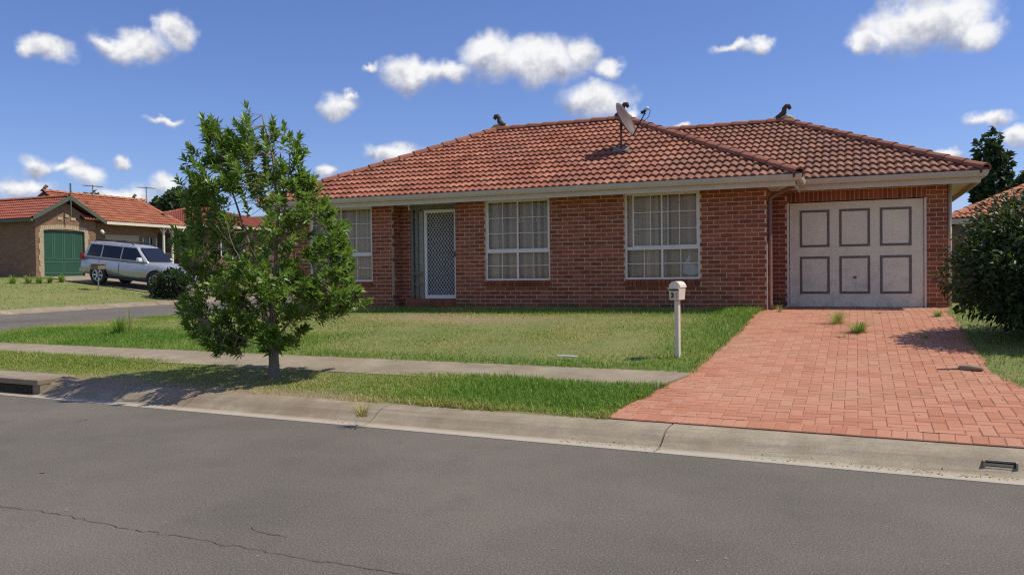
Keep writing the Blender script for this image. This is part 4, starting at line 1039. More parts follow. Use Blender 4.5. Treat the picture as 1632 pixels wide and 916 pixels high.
def polydist(x, y, poly):
    dmin = np.full(len(x), 1e9); n = len(poly)
    for i in range(n):
        ax, ay = poly[i]; bx, by = poly[(i + 1) % n]; dx, dy = bx - ax, by - ay; t_ = np.clip(((x - ax) * dx + (y - ay) * dy) / (dx * dx + dy * dy + 1e-9), 0, 1)
        dmin = np.minimum(dmin, np.hypot(x - ax - t_ * dx, y - ay - t_ * dy))
    return dmin
def vnoise(x, y, seed=0):
    def h(i, j): return np.modf(np.abs(np.sin(i * 127.1 + j * 311.7 + seed * 74.7) * 43758.5453))[0]
    xi, yi = np.floor(x), np.floor(y); fx, fy = x - xi, y - yi; fx = fx * fx * (3 - 2 * fx); fy = fy * fy * (3 - 2 * fy)
    return (h(xi, yi) * (1 - fx) + h(xi + 1, yi) * fx) * (1 - fy) + (h(xi, yi + 1) * (1 - fx) + h(xi + 1, yi + 1) * fx) * fy

# ------------------------------------------------------------------ street tree
TB = ground_px(437, 601)
TZ = (TB - CAM0).dot(CF); PXM = FPX / TZ
OUT = [(420, 166), (433, 195), (452, 196), (470, 205), (486, 220), (494, 250), (488, 275), (511, 288), (531, 326), (556, 361), (566, 381), (561, 411), (581, 461), (589, 481), (556, 494), (521, 507), (496, 512), (490, 535), (475, 552), (446, 562), (426, 562), (411, 530), (390, 535), (368, 564), (350, 557), (325, 542), (305, 522), (285, 492), (298, 471), (310, 455), (290, 425), (283, 371), (305, 350), (296, 285), (305, 250), (330, 230), (323, 188), (345, 186), (360, 215), (388, 212), (400, 176)]
def tree_pt(x, y, w): return TB + R0 * ((x - 437) / PXM) + UZ * ((601 - y) / PXM) - F0 * w
tips = []
cand = RNG.uniform((280, 165), (592, 566), (40000, 2)); cand = cand[inpoly(cand[:, 0], cand[:, 1], OUT)]
pd_ = polydist(cand[:, 0], cand[:, 1], OUT) / PXM
for (x, y), pdm in zip(cand, pd_):
    T_ = min(1.05, 0.28 + 1.05 * pdm)
    if y < 330: T_ = min(T_, 0.75)
    w = RNG.uniform(-1, 1); 
    if RNG.random() > 0.25 + 0.75 * max(abs(w), 1 - min(1, pdm / 0.35)): continue
    g = math.exp(-(((x - 440) / 34) ** 2 + ((y - 365) / 62) ** 2)) * 0.93 + math.exp(-(((x - 395) / 22) ** 2 + ((y - 345) / 28) ** 2)) * 0.8
    cl = float(vnoise(np.array(x / 26.0), np.array(y / 26.0 + w * 2), 5))
    if RNG.random() < g or (cl < 0.46 and RNG.random() < 0.93): continue
    tips.append((x, y, w * T_))
    if len(tips) >= 860: break
tree = empty('street_tree', TB); tag(tree, 'young evergreen street tree with glossy narrow leaves on the nature strip', 'tree')
lb = MB(); trunk = MB()
trunk.tube([Vector((0, 0, -0.1)), Vector((0, 0, 0.03)), Vector((0.0, 0, 0.2)), Vector((-0.01, 0, 0.42)), Vector((-0.03, 0, 0.62))], [0.11, 0.078, 0.066, 0.064, 0.055], 12)
trunk.build('trunk', M['bark'], tree, True)
def lp(x, y, w): return tree_pt(x, y, w) - TB
LIMB = [([(433, 530, 0), (440, 470, .05), (444, 400, .0), (446, 330, -.05), (440, 250, 0), (425, 185, 0)], .034), ([(433, 535, 0), (448, 470, .1), (470, 400, .12), (488, 350, .1), (500, 310, .1)], .022),
        ([(434, 530, 0), (420, 460, -.1), (395, 390, -.15), (370, 300, -.1), (335, 205, -.05)], .026), ([(434, 540, 0), (390, 480, .1), (340, 440, .2), (305, 420, .2)], .018), ([(436, 545, 0), (480, 500, .2), (530, 460, .3), (570, 470, .3)], .018),
        ([(437, 548, 0), (412, 545, .15), (385, 530, .25), (350, 510, .3)], .010), ([(434, 535, 0), (430, 480, .4), (420, 430, .7), (410, 400, .8)], .016), ([(434, 535, 0), (440, 480, -.4), (450, 430, -.7), (450, 400, -.8)], .016),
        ([(440, 560, 0), (447, 550, .02), (455, 530, .05), (470, 500, .2)], .014), ([(444, 400, 0), (460, 340, .1), (470, 280, .1), (470, 235, .1)], .014), ([(395, 390, -.15), (350, 350, -.2), (320, 290, -.1)], .013), ([(440, 470, .05), (500, 440, .0), (540, 400, -.1)], .014)]
lpts = []
for pts, r0 in LIMB:
    pp = [lp(*p) for p in pts]; fine = []
    for i in range(len(pp) - 1):
        for k in range(4): fine.append(pp[i].lerp(pp[i + 1], k / 4) + Vector((RNG.normal(0, .006), RNG.normal(0, .006), 0)))
    fine.append(pp[-1]); q = MB(); q.tube(fine, [r0 * (1 - 0.75 * i / (len(fine) - 1)) for i in range(len(fine))], 7); q.build('limb', M['twig'], tree, True); lpts += fine
LP = np.array(lpts); tw = MB()
Pl, Dl, Nl, Ll, Wl, Rl = [], [], [], [], [], []
for (x, y, w) in tips:
    p = np.array(lp(x, y, w)); k = np.argmin(np.linalg.norm(LP - p, axis=1) + 0.25 * np.maximum(0, LP[:, 2] - p[2] + .1)); b = LP[k]
    mid = (p + b) / 2 + np.array([0, 0, -0.05]); axis = p - np.array([0, 0, p[2] * 0.75 + 0.1]) * 1.0; axis = axis / np.linalg.norm(axis) + np.array([0, 0, 0.75]) + RNG.normal(0, .3, 3); axis /= np.linalg.norm(axis)
    ln = RNG.uniform(0.10, 0.20); base_ = p - axis * ln
    if np.linalg.norm(p - b) > .5: b = p + (b - p) * (.5 / np.linalg.norm(p - b)); mid = (p + b) / 2
    tw.tube([b, mid, base_, p], [0.005, 0.0045, 0.004, 0.003], 3, False)
    n_l = int(RNG.integers(13, 20)); a1 = np.cross(axis, [0.3, 0.5, 0.8]); a1 /= np.linalg.norm(a1); a2 = np.cross(axis, a1); shade = RNG.uniform(0, 0.5)
    for q_ in range(n_l):
        f = q_ / n_l; g = q_ * 2.4 + RNG.uniform(-.3, .3); ang = math.radians(78 - 58 * f + RNG.normal(0, 8)); rad = a1 * math.cos(g) + a2 * math.sin(g)
        dd = axis * math.cos(ang) + rad * math.sin(ang); Pl.append(base_ + axis * ln * (0.15 + .85 * f)); Dl.append(dd); Nl.append(axis - dd * np.dot(axis, dd) + RNG.normal(0, .15, 3))
        Ll.append(RNG.uniform(.085, .145)); Wl.append(RNG.uniform(.034, .052)); Rl.append(min(1, max(0, shade + RNG.uniform(0, .35) + (.25 if f > .75 else 0))))
tw.build('twigs', M['twig'], tree)['kind'] = 'stuff'
V, T, A = leaves_np(np.array(Pl), np.array(Dl), np.array(Nl), np.array(Ll), np.array(Wl), np.array(Rl)); np_mesh('crown', V, T, M['leaf'], {'rnd': A}, tree)['kind'] = 'stuff'

# ------------------------------------------------------------------ shrub right of the driveway, other trees
def blob_tree(name, loc, lobes, nleaf, lsize, mat, label, cat, trunk_r, trunk_h, group=None, shell=0.55, aspect=0.5, upb=0.2, seed=1, limbs=5):
    rg = np.random.default_rng(seed); root = empty(name, loc); tag(root, label, cat, group)
    q = MB(); q.tube([(0, 0, -0.1), (0, 0, trunk_h * .5), (0.02, 0, trunk_h)], [trunk_r, trunk_r * .8, trunk_r * .6], 8); q.build('trunk', M['bark'], root, True)
    lobes = np.array(lobes, float); vol = lobes[:, 3] * lobes[:, 4] * lobes[:, 5]; pr = vol ** .8 / np.sum(vol ** .8)
    for k in range(min(limbs, len(lobes))):
        c = lobes[k, :3]; q = MB(); q.tube([(0, 0, trunk_h * .8), tuple(c * np.array([.5, .5, .55]) + np.array([0, 0, trunk_h * .4])), tuple(c)], [trunk_r * .55, trunk_r * .4, trunk_r * .15], 6); q.build('limb', M['bark'], root, True)
    pick = rg.choice(len(lobes), nleaf, p=pr); u = rg.normal(0, 1, (nleaf, 3)); u /= np.linalg.norm(u, axis=1, keepdims=True)
    rad = shell + (1 - shell) * rg.random(nleaf) ** .6
    # clumpy radius
    az_ = np.arctan2(u[:, 1], u[:, 0]) * 2.2 + pick * 1.7; elv = u[:, 2] * 3.1
    cl = vnoise(az_ * 1.6 + 50, elv * 1.6 + 50, seed); cl2 = vnoise(az_ * 4.1 + 90, elv * 4.1 + 20, seed + 3); rad *= 0.72 + 0.26 * cl + 0.20 * cl2
    P = lobes[pick, :3] + u * lobes[pick, 3:6] * rad[:, None]
    keep = P[:, 2] > 0.12; P = P[keep]; u = u[keep]; cl = cl[keep]; rad = rad[keep]; n = len(P)
    D = u * .7 + rg.normal(0, .55, (n, 3)) + np.array([0, 0, -.05]); N = u + rg.normal(0, .5, (n, 3)) + np.array([0, 0, upb])
    Ln = lsize * rg.uniform(.7, 1.3, n); V, T, A = leaves_np(P, D, N, Ln, Ln * aspect * rg.uniform(.8, 1.2, n), np.clip(cl * .55 + rg.random(n) * .42, 0, 1))
    np_mesh('crown', V, T, mat, {'rnd': A}, root)['kind'] = 'stuff'; return root
bx, by = 2.74, 12.95
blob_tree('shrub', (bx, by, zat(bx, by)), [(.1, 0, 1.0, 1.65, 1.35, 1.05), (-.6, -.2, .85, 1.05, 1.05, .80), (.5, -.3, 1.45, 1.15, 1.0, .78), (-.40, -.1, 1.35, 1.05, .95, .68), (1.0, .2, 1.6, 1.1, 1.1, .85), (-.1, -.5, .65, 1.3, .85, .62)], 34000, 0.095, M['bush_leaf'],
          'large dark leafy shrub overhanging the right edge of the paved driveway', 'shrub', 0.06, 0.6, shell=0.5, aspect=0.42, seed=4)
ps = ground_px(273, 475)
blob_tree('shrub', tuple(ps), [(0, 0, .5, .8, .8, .6), (.4, -.2, .7, .5, .5, .45), (-.4, .1, .5, .5, .5, .4)], 1500, 0.2, M['bush_leaf'], 'low dark spreading shrub in front of the silver car bonnet', 'shrub', 0.05, 0.3, seed=9, aspect=.4)
# reddish new shoots on the shrub are part of its crown colours
def far_xy(x, Z):
    p = CAM0 + (F0 + R0 * ((x - 816) / FPX)) * Z; return p.x, p.y
def far_tree(x, Z, ytop, wpx, mat, label, seed, cat='tree', group=None, n=2600, ls=0.34, conical=False, ybase=443):
    X, Y = far_xy(x, Z); s_, d_ = to_sd(X, Y); zb = zat(X, Y); hor = 444.5 - .0117 * x; top = EYE + (hor - ytop) / FPX * Z; H = top - zb; Wm = wpx / FPX * Z / 2
    rg = random.Random(seed); L = []
    if conical:
        for k in range(9):
            f = k / 8; r = Wm * (1 - .72 * f) * rg.uniform(.75, 1.1); L.append((rg.uniform(-.25, .25) * Wm, rg.uniform(-.25, .25) * Wm, H * (.25 + .68 * f), r, r, H * .12))
    else:
        for k in range(8):
            a = rg.uniform(0, 6.28); rr2 = rg.uniform(.2, .62) * Wm; hz = rg.uniform(.48, .86) * H
            L.append((math.cos(a) * rr2, math.sin(a) * rr2, hz, Wm * rg.uniform(.36, .52), Wm * rg.uniform(.36, .52), min(H * .14, Wm * .45) * rg.uniform(.8, 1.1)))
        L.append((0, 0, H * .7, Wm * .55, Wm * .55, H * .26))
    return blob_tree('tree', (X, Y, zb), L, n, ls, mat, label, cat, 0.04 * H ** .5 + .05, H * .4, group, 0.45, 0.6, seed=seed)
far_tree(1592, 42, 214, 62, M['dark_leaf'], 'tall dark conifer standing behind the neighbouring tiled roof', 21, n=3600, ls=.36, conical=True)
far_tree(1560, 43, 226, 38, M['dark_leaf'], 'slim dark conifer with a blunt top behind the neighbouring roof', 22, n=2600, ls=.36, conical=True)
far_tree(1640, 46, 262, 80, M['dark_leaf'], 'low bushy dark tree beside the two tall conifers', 23, n=3200, ls=.4)
far_tree(285, 70, 296, 48, M['far_leaf'], 'round grey green gum tree rising behind the far rooftops', 24, n=2600, ls=.5)
far_tree(252, 75, 312, 36, M['far_leaf'], 'small grey green tree beside the round gum tree', 25, n=1600, ls=.5)
far_tree(150, 80, 303, 46, M['far_leaf'], 'flat topped tree showing over the orange tiled ridge', 26, n=1800, ls=.5)
far_tree(322, 62, 292, 44, M['dark_leaf'], 'dark green tree half hidden behind the street tree', 27, n=2600, ls=.45)

# ------------------------------------------------------------------ grass
def blades(S, D, H, Wd, R, lean=1.0):
    n = len(S); X = S * ES[0] + D * EN[0]; Y = S * ES[1] + D * EN[1]; Zg = zground(S, D) - 0.01
    a = RNG.uniform(0, 2 * np.pi, n); dx, dy = np.cos(a), np.sin(a); px_, py_ = -dy, dx; b = RNG.uniform(0.1, 1.0, n) * lean
    P0 = np.stack([X - px_ * Wd / 2, Y - py_ * Wd / 2, Zg], 1); P1 = np.stack([X + px_ * Wd / 2, Y + py_ * Wd / 2, Zg], 1)
    mx, my, mz = X + dx * H * b * .4, Y + dy * H * b * .4, Zg + H * (.62 - .12 * b)
    P2 = np.stack([mx - px_ * Wd * .35, my - py_ * Wd * .35, mz], 1); P3 = np.stack([mx + px_ * Wd * .35, my + py_ * Wd * .35, mz], 1)
    P4 = np.stack([X + dx * H * b, Y + dy * H * b, Zg + H * (1 - .5 * b)], 1)
    V = np.stack([P0, P1, P2, P3, P4], 1).reshape(-1, 3); k = np.arange(n) * 5
    T = np.stack([np.stack([k, k + 1, k + 3], 1), np.stack([k, k + 3, k + 2], 1), np.stack([k + 2, k + 3, k + 4], 1)], 1).reshape(-1, 3)
    return V, T, np.repeat(R, 5)
def ok_mask(S, D):
    X = S * ES[0] + D * EN[0]; Y = S * ES[1] + D * EN[1]; q = inland(S, D); wob = (vnoise(S * 3.1, D * 3.1, 9) - .5)
    m_ = q > 0.63 + 0.12 * wob
    m_ &= ~((D > 8.95 + .14 * wob) & (D < 9.70 + .05 * wob) & (S > -17.9) & (S < 12)); m_ &= ~in_drive(X, Y, -0.03 + 0.10 * wob)
    m_ &= ~((X > XL - .02) & (X < XG + .02) & (Y > YF - .03) & (Y < 24.1)); return m_
allV, allT, allR = [], [], []; nv = 0
def sow(s0, s1, d0, d1, n, hf, rf, wd, lean=1.0, dirtk=.93):
    global nv
    S = RNG.uniform(s0, s1, n); D = RNG.uniform(d0, d1, n); k = ok_mask(S, D); k &= RNG.random(n) > dirt_at(S, D) * dirtk; S, D = S[k], D[k]
    H = hf(S, D) * RNG.uniform(.55, 1.25, len(S)); R = np.clip(rf(S, D) + RNG.normal(0, .13, len(S)) + .4 * (RNG.random(len(S)) < .07), 0, 1)
    V, T, A = blades(S, D, H, wd * RNG.uniform(.7, 1.3, len(S)), R, lean); allV.append(V); allT.append(T + nv); allR.append(A); nv += len(V)
def strip_h(S, D): return 0.035 + 0.075 * sstep(-6.6, -4.3, S) * (0.55 + .6 * vnoise(S * 1.6, D * 2.0, 2)) + 0.05 * sstep(-9.6, -11.5, S) * sstep(7.9, 8.5, D)
def strip_r(S, D): return 0.45 * (1 - sstep(7.46, 7.72, D)) + 0.60 - 0.45 * sstep(-6.4, -3.9, S) + .25 * (vnoise(S * 1.3, D * 2, 3) - .5) - .12 * sstep(-9.4, -11.5, S)
def lush(S, D):
    e = np.exp(-((D - 9.85) / .35) ** 2) * .8; X = S * ES[0] + D * EN[0]; Y = S * ES[1] + D * EN[1]
    e = np.maximum(e, sstep(1.5, .2, drive_x(DRIVE_L, Y) - X) * .95); e = np.maximum(e, sstep(-8.2, -9.4, S) * sstep(12.3, 11.3, D)); e = np.maximum(e, .8 * np.exp(-((S + 13.9) / .8) ** 2 - ((D - 11.4) / .5) ** 2)); return e
def lawn_h(S, D): return 0.032 + 0.016 * vnoise(S * 2, D * 2, 4) + 0.05 * lush(S, D) + .05 * sstep(14.4, 15.0, D)
def lawn_r(S, D): return 0.50 - 0.36 * lush(S, D) + .62 * (vnoise(S * .8, D * 1.2, 6) - .5) + .22 * (vnoise(S * 3.5, D * 4.0, 7) - .5) + .45 * dirt_at(S, D)
sow(-17.5, -1.6, 7.42, 8.95, 110000, strip_h, strip_r, .0085)
sow(-18.1, -1.3, 9.62, 16.4, 170000, lawn_h, lawn_r, .0085)
sow(.1, 8.0, 7.42, 18.0, 52000, lambda S, D: .07 + 0 * S, lambda S, D: .3 + .3 * (vnoise(S * 2, D * 2, 8) - .3), .009)
sow(-18.1, -12.8, 16.4, 32, 22000, lambda S, D: .05 + 0 * S, lambda S, D: .5 + .3 * (vnoise(S, D, 4) - .5), .014)
sow(-46, -26.1, 12, 36, 60000, lambda S, D: .05 + .03 * vnoise(S, D, 1), lambda S, D: .50 + .4 * (vnoise(S * .7, D * .7, 6) - .5), .018)
g = np_mesh('grass', np.concatenate(allV), np.concatenate(allT), M['grass'], {'rnd': np.concatenate(allR)}); tag(g, 'short sunlit lawn and verge grass, greener along the path and driveway edges', 'grass', kind='stuff')

# weeds and tufts, each a plant of its own
def tuft(name, loc, n, h, spread, label, cat, rlo, rhi, wd=.009, seed=1, group=None, lean=.8, seedheads=0):
    rg = np.random.default_rng(seed); V, T, A = [], [], []; k0 = 0
    for i in range(n):
        a = rg.uniform(0, 6.283); r0 = spread * .25 * rg.random(); hh = h * rg.uniform(.5, 1.1); b = rg.uniform(.15, 1) * lean; dx, dy = math.cos(a), math.sin(a); r = rg.uniform(rlo, rhi); w = wd * rg.uniform(.7, 1.3)
        pts = [(r0 * dx + f * f * b * spread * dx, r0 * dy + f * f * b * spread * dy, hh * (f - .35 * b * f * f)) for f in (0, .4, .75, 1)]
        for j, p in enumerate(pts):
            ww = w * (1, .9, .55, .05)[j] / 2; V += [(p[0] - dy * ww, p[1] + dx * ww, p[2]), (p[0] + dy * ww, p[1] - dx * ww, p[2])]; A += [r, r]
        for j in range(3): b0 = k0 + 2 * j; T += [(b0, b0 + 1, b0 + 3), (b0, b0 + 3, b0 + 2)]
        k0 += 8
    root = empty(name, loc); tag(root, label, cat, group); np_mesh('blades', np.array(V), np.array(T), M['grass'], {'rnd': np.array(A)}, root); return root
tuft('weed', ground_px(1333, 517), 150, .28, .42, 'pale straggly weed with thin stems growing between driveway pavers', 'weed', .45, .9, .006, 1)
tuft('weed', ground_px(1368, 531), 110, .22, .40, 'star shaped green weed with flat blades growing in the driveway', 'weed', .15, .55, .012, 2)
tuft('weed', ground_px(1342, 538), 44, .06, .18, 'small dry weed flat on the pavers below the straggly weed', 'weed', .6, .95, .007, 3)
tuft('weed', ground_px(1400, 500), 40, .05, .2, 'low green weed patch at the foot of the garage door', 'weed', .2, .6, .009, 4)
tuft('weed', ground_px(1476, 540), 26, .08, .12, 'small weed at the edge of the shrub shadow on the driveway', 'weed', .3, .7, .008, 5)
tuft('weed', ground_px(1242, 498), 50, .18, .2, 'dry weed clump at the foot of the downpipe', 'weed', .45, .95, .006, 6)
tuft('weed', ground_px(577, 664), 80, .16, .24, 'yellow dry weed growing in the kerb joint', 'weed', .65, 1.0, .009, 7)
tuft('grass_tuft', ground_px(190, 533), 150, .42, .34, 'tall green grass tuft with seed stems on the corner lawn', 'grass tuft', .1, .5, .012, 8)
tuft('grass_tuft', ground_px(207, 528), 30, .62, .30, 'thin seeding stems rising behind the tall grass tuft', 'grass tuft', .6, .9, .006, 9, lean=.4)
tuft('weed', ground_px(1495, 505), 70, .14, .2, 'bright green weed clump beside the garage brick pier', 'weed', .1, .4, .01, 10)
tuft('weed', ground_px(1200, 499), 24, .14, .25, 'sparse dry stalks against the brick wall near its corner', 'weed', .6, 1.0, .005, 11)

# litter: bleached strip on the lawn, fallen stick beside the drive
p = ground_px(905, 574); q = MB(); q.tube([(-.13, 0, .05), (-.05, .012, .056), (.05, 0, .052), (.13, .01, .055)], [.014, .016, .015, .012], 6)
root = empty('wood_scrap', p); tag(root, 'bleached pale scrap of wood lying on the front lawn', 'wood scrap'); q.build('offcut', M['white_board'], root); q = MB(); q.tube([(-.13, 0, .055), (-.16, .03, .06)], .008, 5); q.build('splinter', M['white_board'], root)
p = ground_px(1546, 592); root = empty('fallen_branch', p); tag(root, 'grey fallen branch lying where the driveway meets the grass', 'branch')
q = MB(); q.tube([(-.10, .04, .03), (0, 0, .04), (.12, -.04, .035)], [.03, .034, .024], 8); q.build('stem', M['twig'], root, True); q = MB(); q.tube([(-.08, .03, .03), (-.2, .01, .02), (-.33, -.02, .018)], [.013, .011, .006], 6); q.build('side_twig', M['bark'], root, True)

# ------------------------------------------------------------------ neighbouring houses
def roof_quad(mb, o, u, h, length, rows, tanp, umin, umax):
    pl, em = tile_plane(o, u, h, length, rows, umin, umax, tanp)
    for it in pl: em(mb, it, rr.random())
def tiled(name_mat, parent, planes):
    q = MB()
    for pnl in planes: roof_quad(q, *pnl)
    o = q.build('roof_tiles', name_mat, parent); o['kind'] = 'stuff'; return o

# --- house across the side street: gabled garage with green door, long orange wing
nb = empty('brick_house', (-34.2, 27.5, 1.5)); nb.location = (0, 0, 0)
tag(nb, 'brown brick house with green garage door under a gable, across the side street', 'house')
GXF = -34.2; gy0, gy1 = 25.95, 29.15; zb = 1.0; ez = 4.25; ap = 5.2; gym = (gy0 + gy1) / 2
DY0, DY1, DZ0, DZ1 = 26.35, 28.50, 1.50, 3.78
q = MB()
q.box(GXF - 9, GXF - 0.25, gy0, gy0 + 0.2, zb, ez)                       # south side wall
q.box(GXF - .25, GXF, gy0, DY0, zb, ez); q.box(GXF - .25, GXF, DY1, gy1, zb, ez); q.box(GXF - .25, GXF, DY0, DY1, DZ1, ez)
q.add([(GXF, gy0, ez), (GXF, gy1, ez), (GXF, gym, ap - .12), (GXF - .25, gy0, ez), (GXF - .25, gy1, ez), (GXF - .25, gym, ap - .12)], [(0, 1, 2), (5, 4, 3), (0, 2, 5, 3), (1, 4, 5, 2)])
q.box(GXF - .6, GXF - .4, gy1, 34.3, zb, ez); q.box(GXF - 6, GXF - .6, 34.1, 34.3, zb, ez + .8)
q.build('wall', M['far_brick'], nb)
q = MB()                                                                  # cream quoins and arch bricks
for k in range(26):
    z = DZ0 + .1 + k * .0857; w = .26 if (k // 3) % 2 else .20
    for (a, b) in ((DY0 - w, DY0 - .005), (DY1 + .005, DY1 + w)): q.box(GXF + .002, GXF + .02, a, b, z, z + .076)
for k in range(25):
    a = DY0 - .15 + k * .098; q.box(GXF + .002, GXF + .022, a, a + .086, DZ1 + .02 + .10 * math.sin(math.pi * (k + .5) / 25) - .06, DZ1 + .22 + .10 * math.sin(math.pi * (k + .5) / 25) - .06)
for (y, z, s_) in ((gym - .35, 4.27, .26), (gym + .35, 4.27, .26), (gym, 4.40, .2)): q.box(GXF + .002, GXF + .03, y - s_ / 2, y + s_ / 2, z, z + .13)
q.build('cream_brickwork', M['cream_brick'], nb)['kind'] = 'stuff'
q = MB(); q.box(GXF - .12, GXF - .08, DY0, DY1, DZ0, DZ1); gdn = q.build('garage_door', M['green_paint'], nb)
for c in range(4):
    a = DY0 + .06 + c * (DY1 - DY0 - .06) / 4; b = a + (DY1 - DY0 - .06) / 4 - .08
    q = MB()
    for (z0_, z1_) in ((DZ0 + .95, DZ1 - .12),):
        q.box(GXF - .08, GXF - .066, a, a + .03, z0_, z1_); q.box(GXF - .08, GXF - .066, b - .03, b, z0_, z1_); q.box(GXF - .08, GXF - .066, a + .03, b - .03, z0_, z0_ + .03)
    q.build('door_panel', M['green_trim'], gdn)
for c in range(2):
    a = DY0 + .06 + c * (DY1 - DY0 - .06) / 2; b = a + (DY1 - DY0 - .06) / 2 - .08
    q = MB(); z0_, z1_ = DZ0 + .28, DZ0 + .82
    q.box(GXF - .08, GXF - .066, a, a + .03, z0_, z1_); q.box(GXF - .08, GXF - .066, b - .03, b, z0_, z1_); q.box(GXF - .08, GXF - .066, a + .03, b - .03, z0_, z0_ + .03); q.box(GXF - .08, GXF - .066, a + .03, b - .03, z1_ - .03, z1_); q.build('door_panel', M['green_trim'], gdn)
q = MB()
for sg_, ye in ((-1, gy0 - .32), (1, gy1 + .32)):
    e = Vector((GXF + .30, ye, ez - .08)); t_ = Vector((GXF + .30, gym, ap + .02)); q.obox(e, t_ - e, Vector((.03, 0, 0)), Vector((0, 0, .2)))
q.box(GXF + .29, GXF + .33, gym - .03, gym + .03, ap - .75, ap + .78)
q.build('bargeboard', M['dark_green'], nb)
rp = (ap - ez) / (gym - gy0 + .32) ; planes = []
nb_roof = MB()
nb_roof.add([(GXF + .3, gy0 - .35, ez), (GXF + .3, gym, ap + .12), (GXF - 9, gym, ap + .12), (GXF - 9, gy0 - .35, ez), (GXF + .3, gy1 + .35, ez), (GXF - 9, gy1 + .35, ez)], [(0, 1, 2, 3), (1, 4, 5, 2)])
tp = (ap + .12 - ez) / (gym - gy0 + .35)
# long wing, ridge along the side street
WX, WR, wy0, wy1, wez, wrz = -33.95, -36.75, 28.3, 34.7, 4.33, 5.78
wtp = (wrz - wez) / (WX - WR)
nb_roof.add([(WX, wy0, wez), (WX, wy1, wez), (WR, wy1, wrz), (WR, wy0, wrz), (2 * WR - WX, wy0, wez), (2 * WR - WX, wy1, wez)], [(0, 1, 2, 3), (3, 2, 5, 4), (0, 3, 4), (1, 5, 2)])
nbr = nb_roof.build('roof', M['underlay'], nb)
lw_ = math.hypot(WX - WR, wrz - wez)
tiled(M['tile_orange'], nbr, [((WX, wy0 - .0, wez + .0), (0, 1, 0), (-1, 0, 0), wy1 - wy0, int(lw_ / TG) + 1, wtp, lambda v: 0.0, lambda v: wy1 - wy0 - max(0, v) * .12)])
lg = math.hypot(gym - gy0 + .35, ap + .12 - ez)
tiled(M['tile_red'], nbr, [((GXF - 9, gy0 - .35, ez), (1, 0, 0), (0, 1, 0), 9.3, int(lg / TG) + 1, tp, lambda v: 0.0, lambda v: 9.3)])
tiled(M['tile_orange'], nbr, [((GXF + .3, gy1 + .35, ez), (-1, 0, 0), (0, -1, 0), 9.3, int(lg / TG) + 1, tp, lambda v: 0.0, lambda v: 9.3)])
cap_o = []
for k in range(3):
    q = MB(); q.add(cv, cf, (k + .5) / 3); cap_o.append(q.mesh('ridge_cap', M['tile_orange']))
caps((WR, wy0, wrz + .04), (WR, wy1, wrz + .04), nbr, cap_o, None); caps((WX + .02, wy1 - .02, wez + .02), (WR, wy1 - .7, wrz + .04), nbr, cap_o, None); caps((GXF + .25, gym, ap + .16), (GXF - 8, gym, ap + .16), nbr, cap_o, None)
for (fy) in (wy0 + .1, wy1 - .9):
    q = MB(); q.tube([(WR, fy, wrz + .08), (WR, fy + .03, wrz + .2), (WR, fy + .12, wrz + .32), (WR, fy + .2, wrz + .28)], [.09, .08, .07, .05], 8); q.build('finial', M['finial'], nbr, True)
q = MB(); q.box(WX + .02, WX + .12, gy1 + .35, wy1 - .05, wez - .16, wez - .02); q.build('gutter', M['cream'], nb)
q = MB(); q.box(GXF + .02, GXF + .34, gy0 - .46, gy0 - .36, ez - .14, ez - .01); q.box(GXF - 9, GXF + .0, gy0 - .46, gy0 - .36, ez - .14, ez - .01); q.build('gutter', M['dark_green'], nb)
q = MB(); q.box(GXF - .395, GXF - .37, 30.0, 32.1, 1.5, 3.72); q.build('roller_door', M['tan_wall'], nb)
for k in range(5):
    q = MB(); q.box(GXF - .369, GXF - .355, 30.05, 32.05, 1.6 + k * .42, 1.96 + k * .42); q.build('door_section', M['tan_wall'], nb)
q = MB(); q.box(GXF - .395, GXF - .36, 32.35, 33.2, 1.8, 3.6); q.build('window', M['dark_glass'], nb)
q = MB()
for y in (32.32, 32.77, 33.2): q.box(GXF - .36, GXF - .33, y, y + .04, 1.78, 3.62)
q.build('window_frame', M['frame'], nb)
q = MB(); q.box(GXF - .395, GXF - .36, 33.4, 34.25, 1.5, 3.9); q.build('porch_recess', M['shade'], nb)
for y in (33.25, 33.85, 34.45):
    q = MB(); q.box(GXF + .05, GXF + .15, y, y + .1, 1.4, wez - .1); q.obox((GXF + .09, y - .25, wez - .15), (0, .25, -.3), (.03, 0, 0), (0, .0, .06)); q.obox((GXF + .09, y + .1, wez - .45), (0, .25, .3), (.03, 0, 0), (0, .0, .06)); q.build('porch_post', M['cream'], nb)
q = MB(); q.box(GXF + .12, GXF + .2, 29.3, 29.42, 3.75, 3.9); q.tube([(GXF + .2, 29.36, 3.82), (GXF + .3, 29.36, 3.72)], .06, 8); q.build('floodlight', M['white'], nb)

# television aerials: masts clamped to ridges
def aerial(px_, ptop, Z, label, zbase, wpx):
    X, Y = far_xy(px_, Z); hor = 444.5 - .0117 * px_; top = EYE + (hor - ptop) / FPX * Z; root = empty('television_aerial', (X, Y, zbase)); tag(root, label, 'aerial', None); h = top - zbase
    q = MB(); q.tube([(0, 0, 0), (0, 0, h)], .025, 6); q.build('mast', M['timber_grey'], root); wv_ = wpx / FPX * Z / 2
    q = MB(); q.tube([tuple(-R0 * wv_ + UZ * (h - .02)), tuple(R0 * wv_ + UZ * (h - .1))], .022, 5); q.build('boom', M['timber_grey'], root)
    for k in range(7):
        f = -0.9 + k * .3; c = R0 * (wv_ * f) + UZ * (h - .06 - .04 * f); q = MB(); ln = .22 + .06 * abs(f); q.tube([tuple(c - F0 * ln), tuple(c + F0 * ln)], .012, 4); q.build('element', M['timber_grey'], root)
aerial(151, 295, 41.5, 'wide television aerial above the orange roof near the bargeboard gable', 5.6, 30); aerial(236, 298, 46.2, 'television aerial on a mast at the far end of the orange ridge', 5.6, 26)

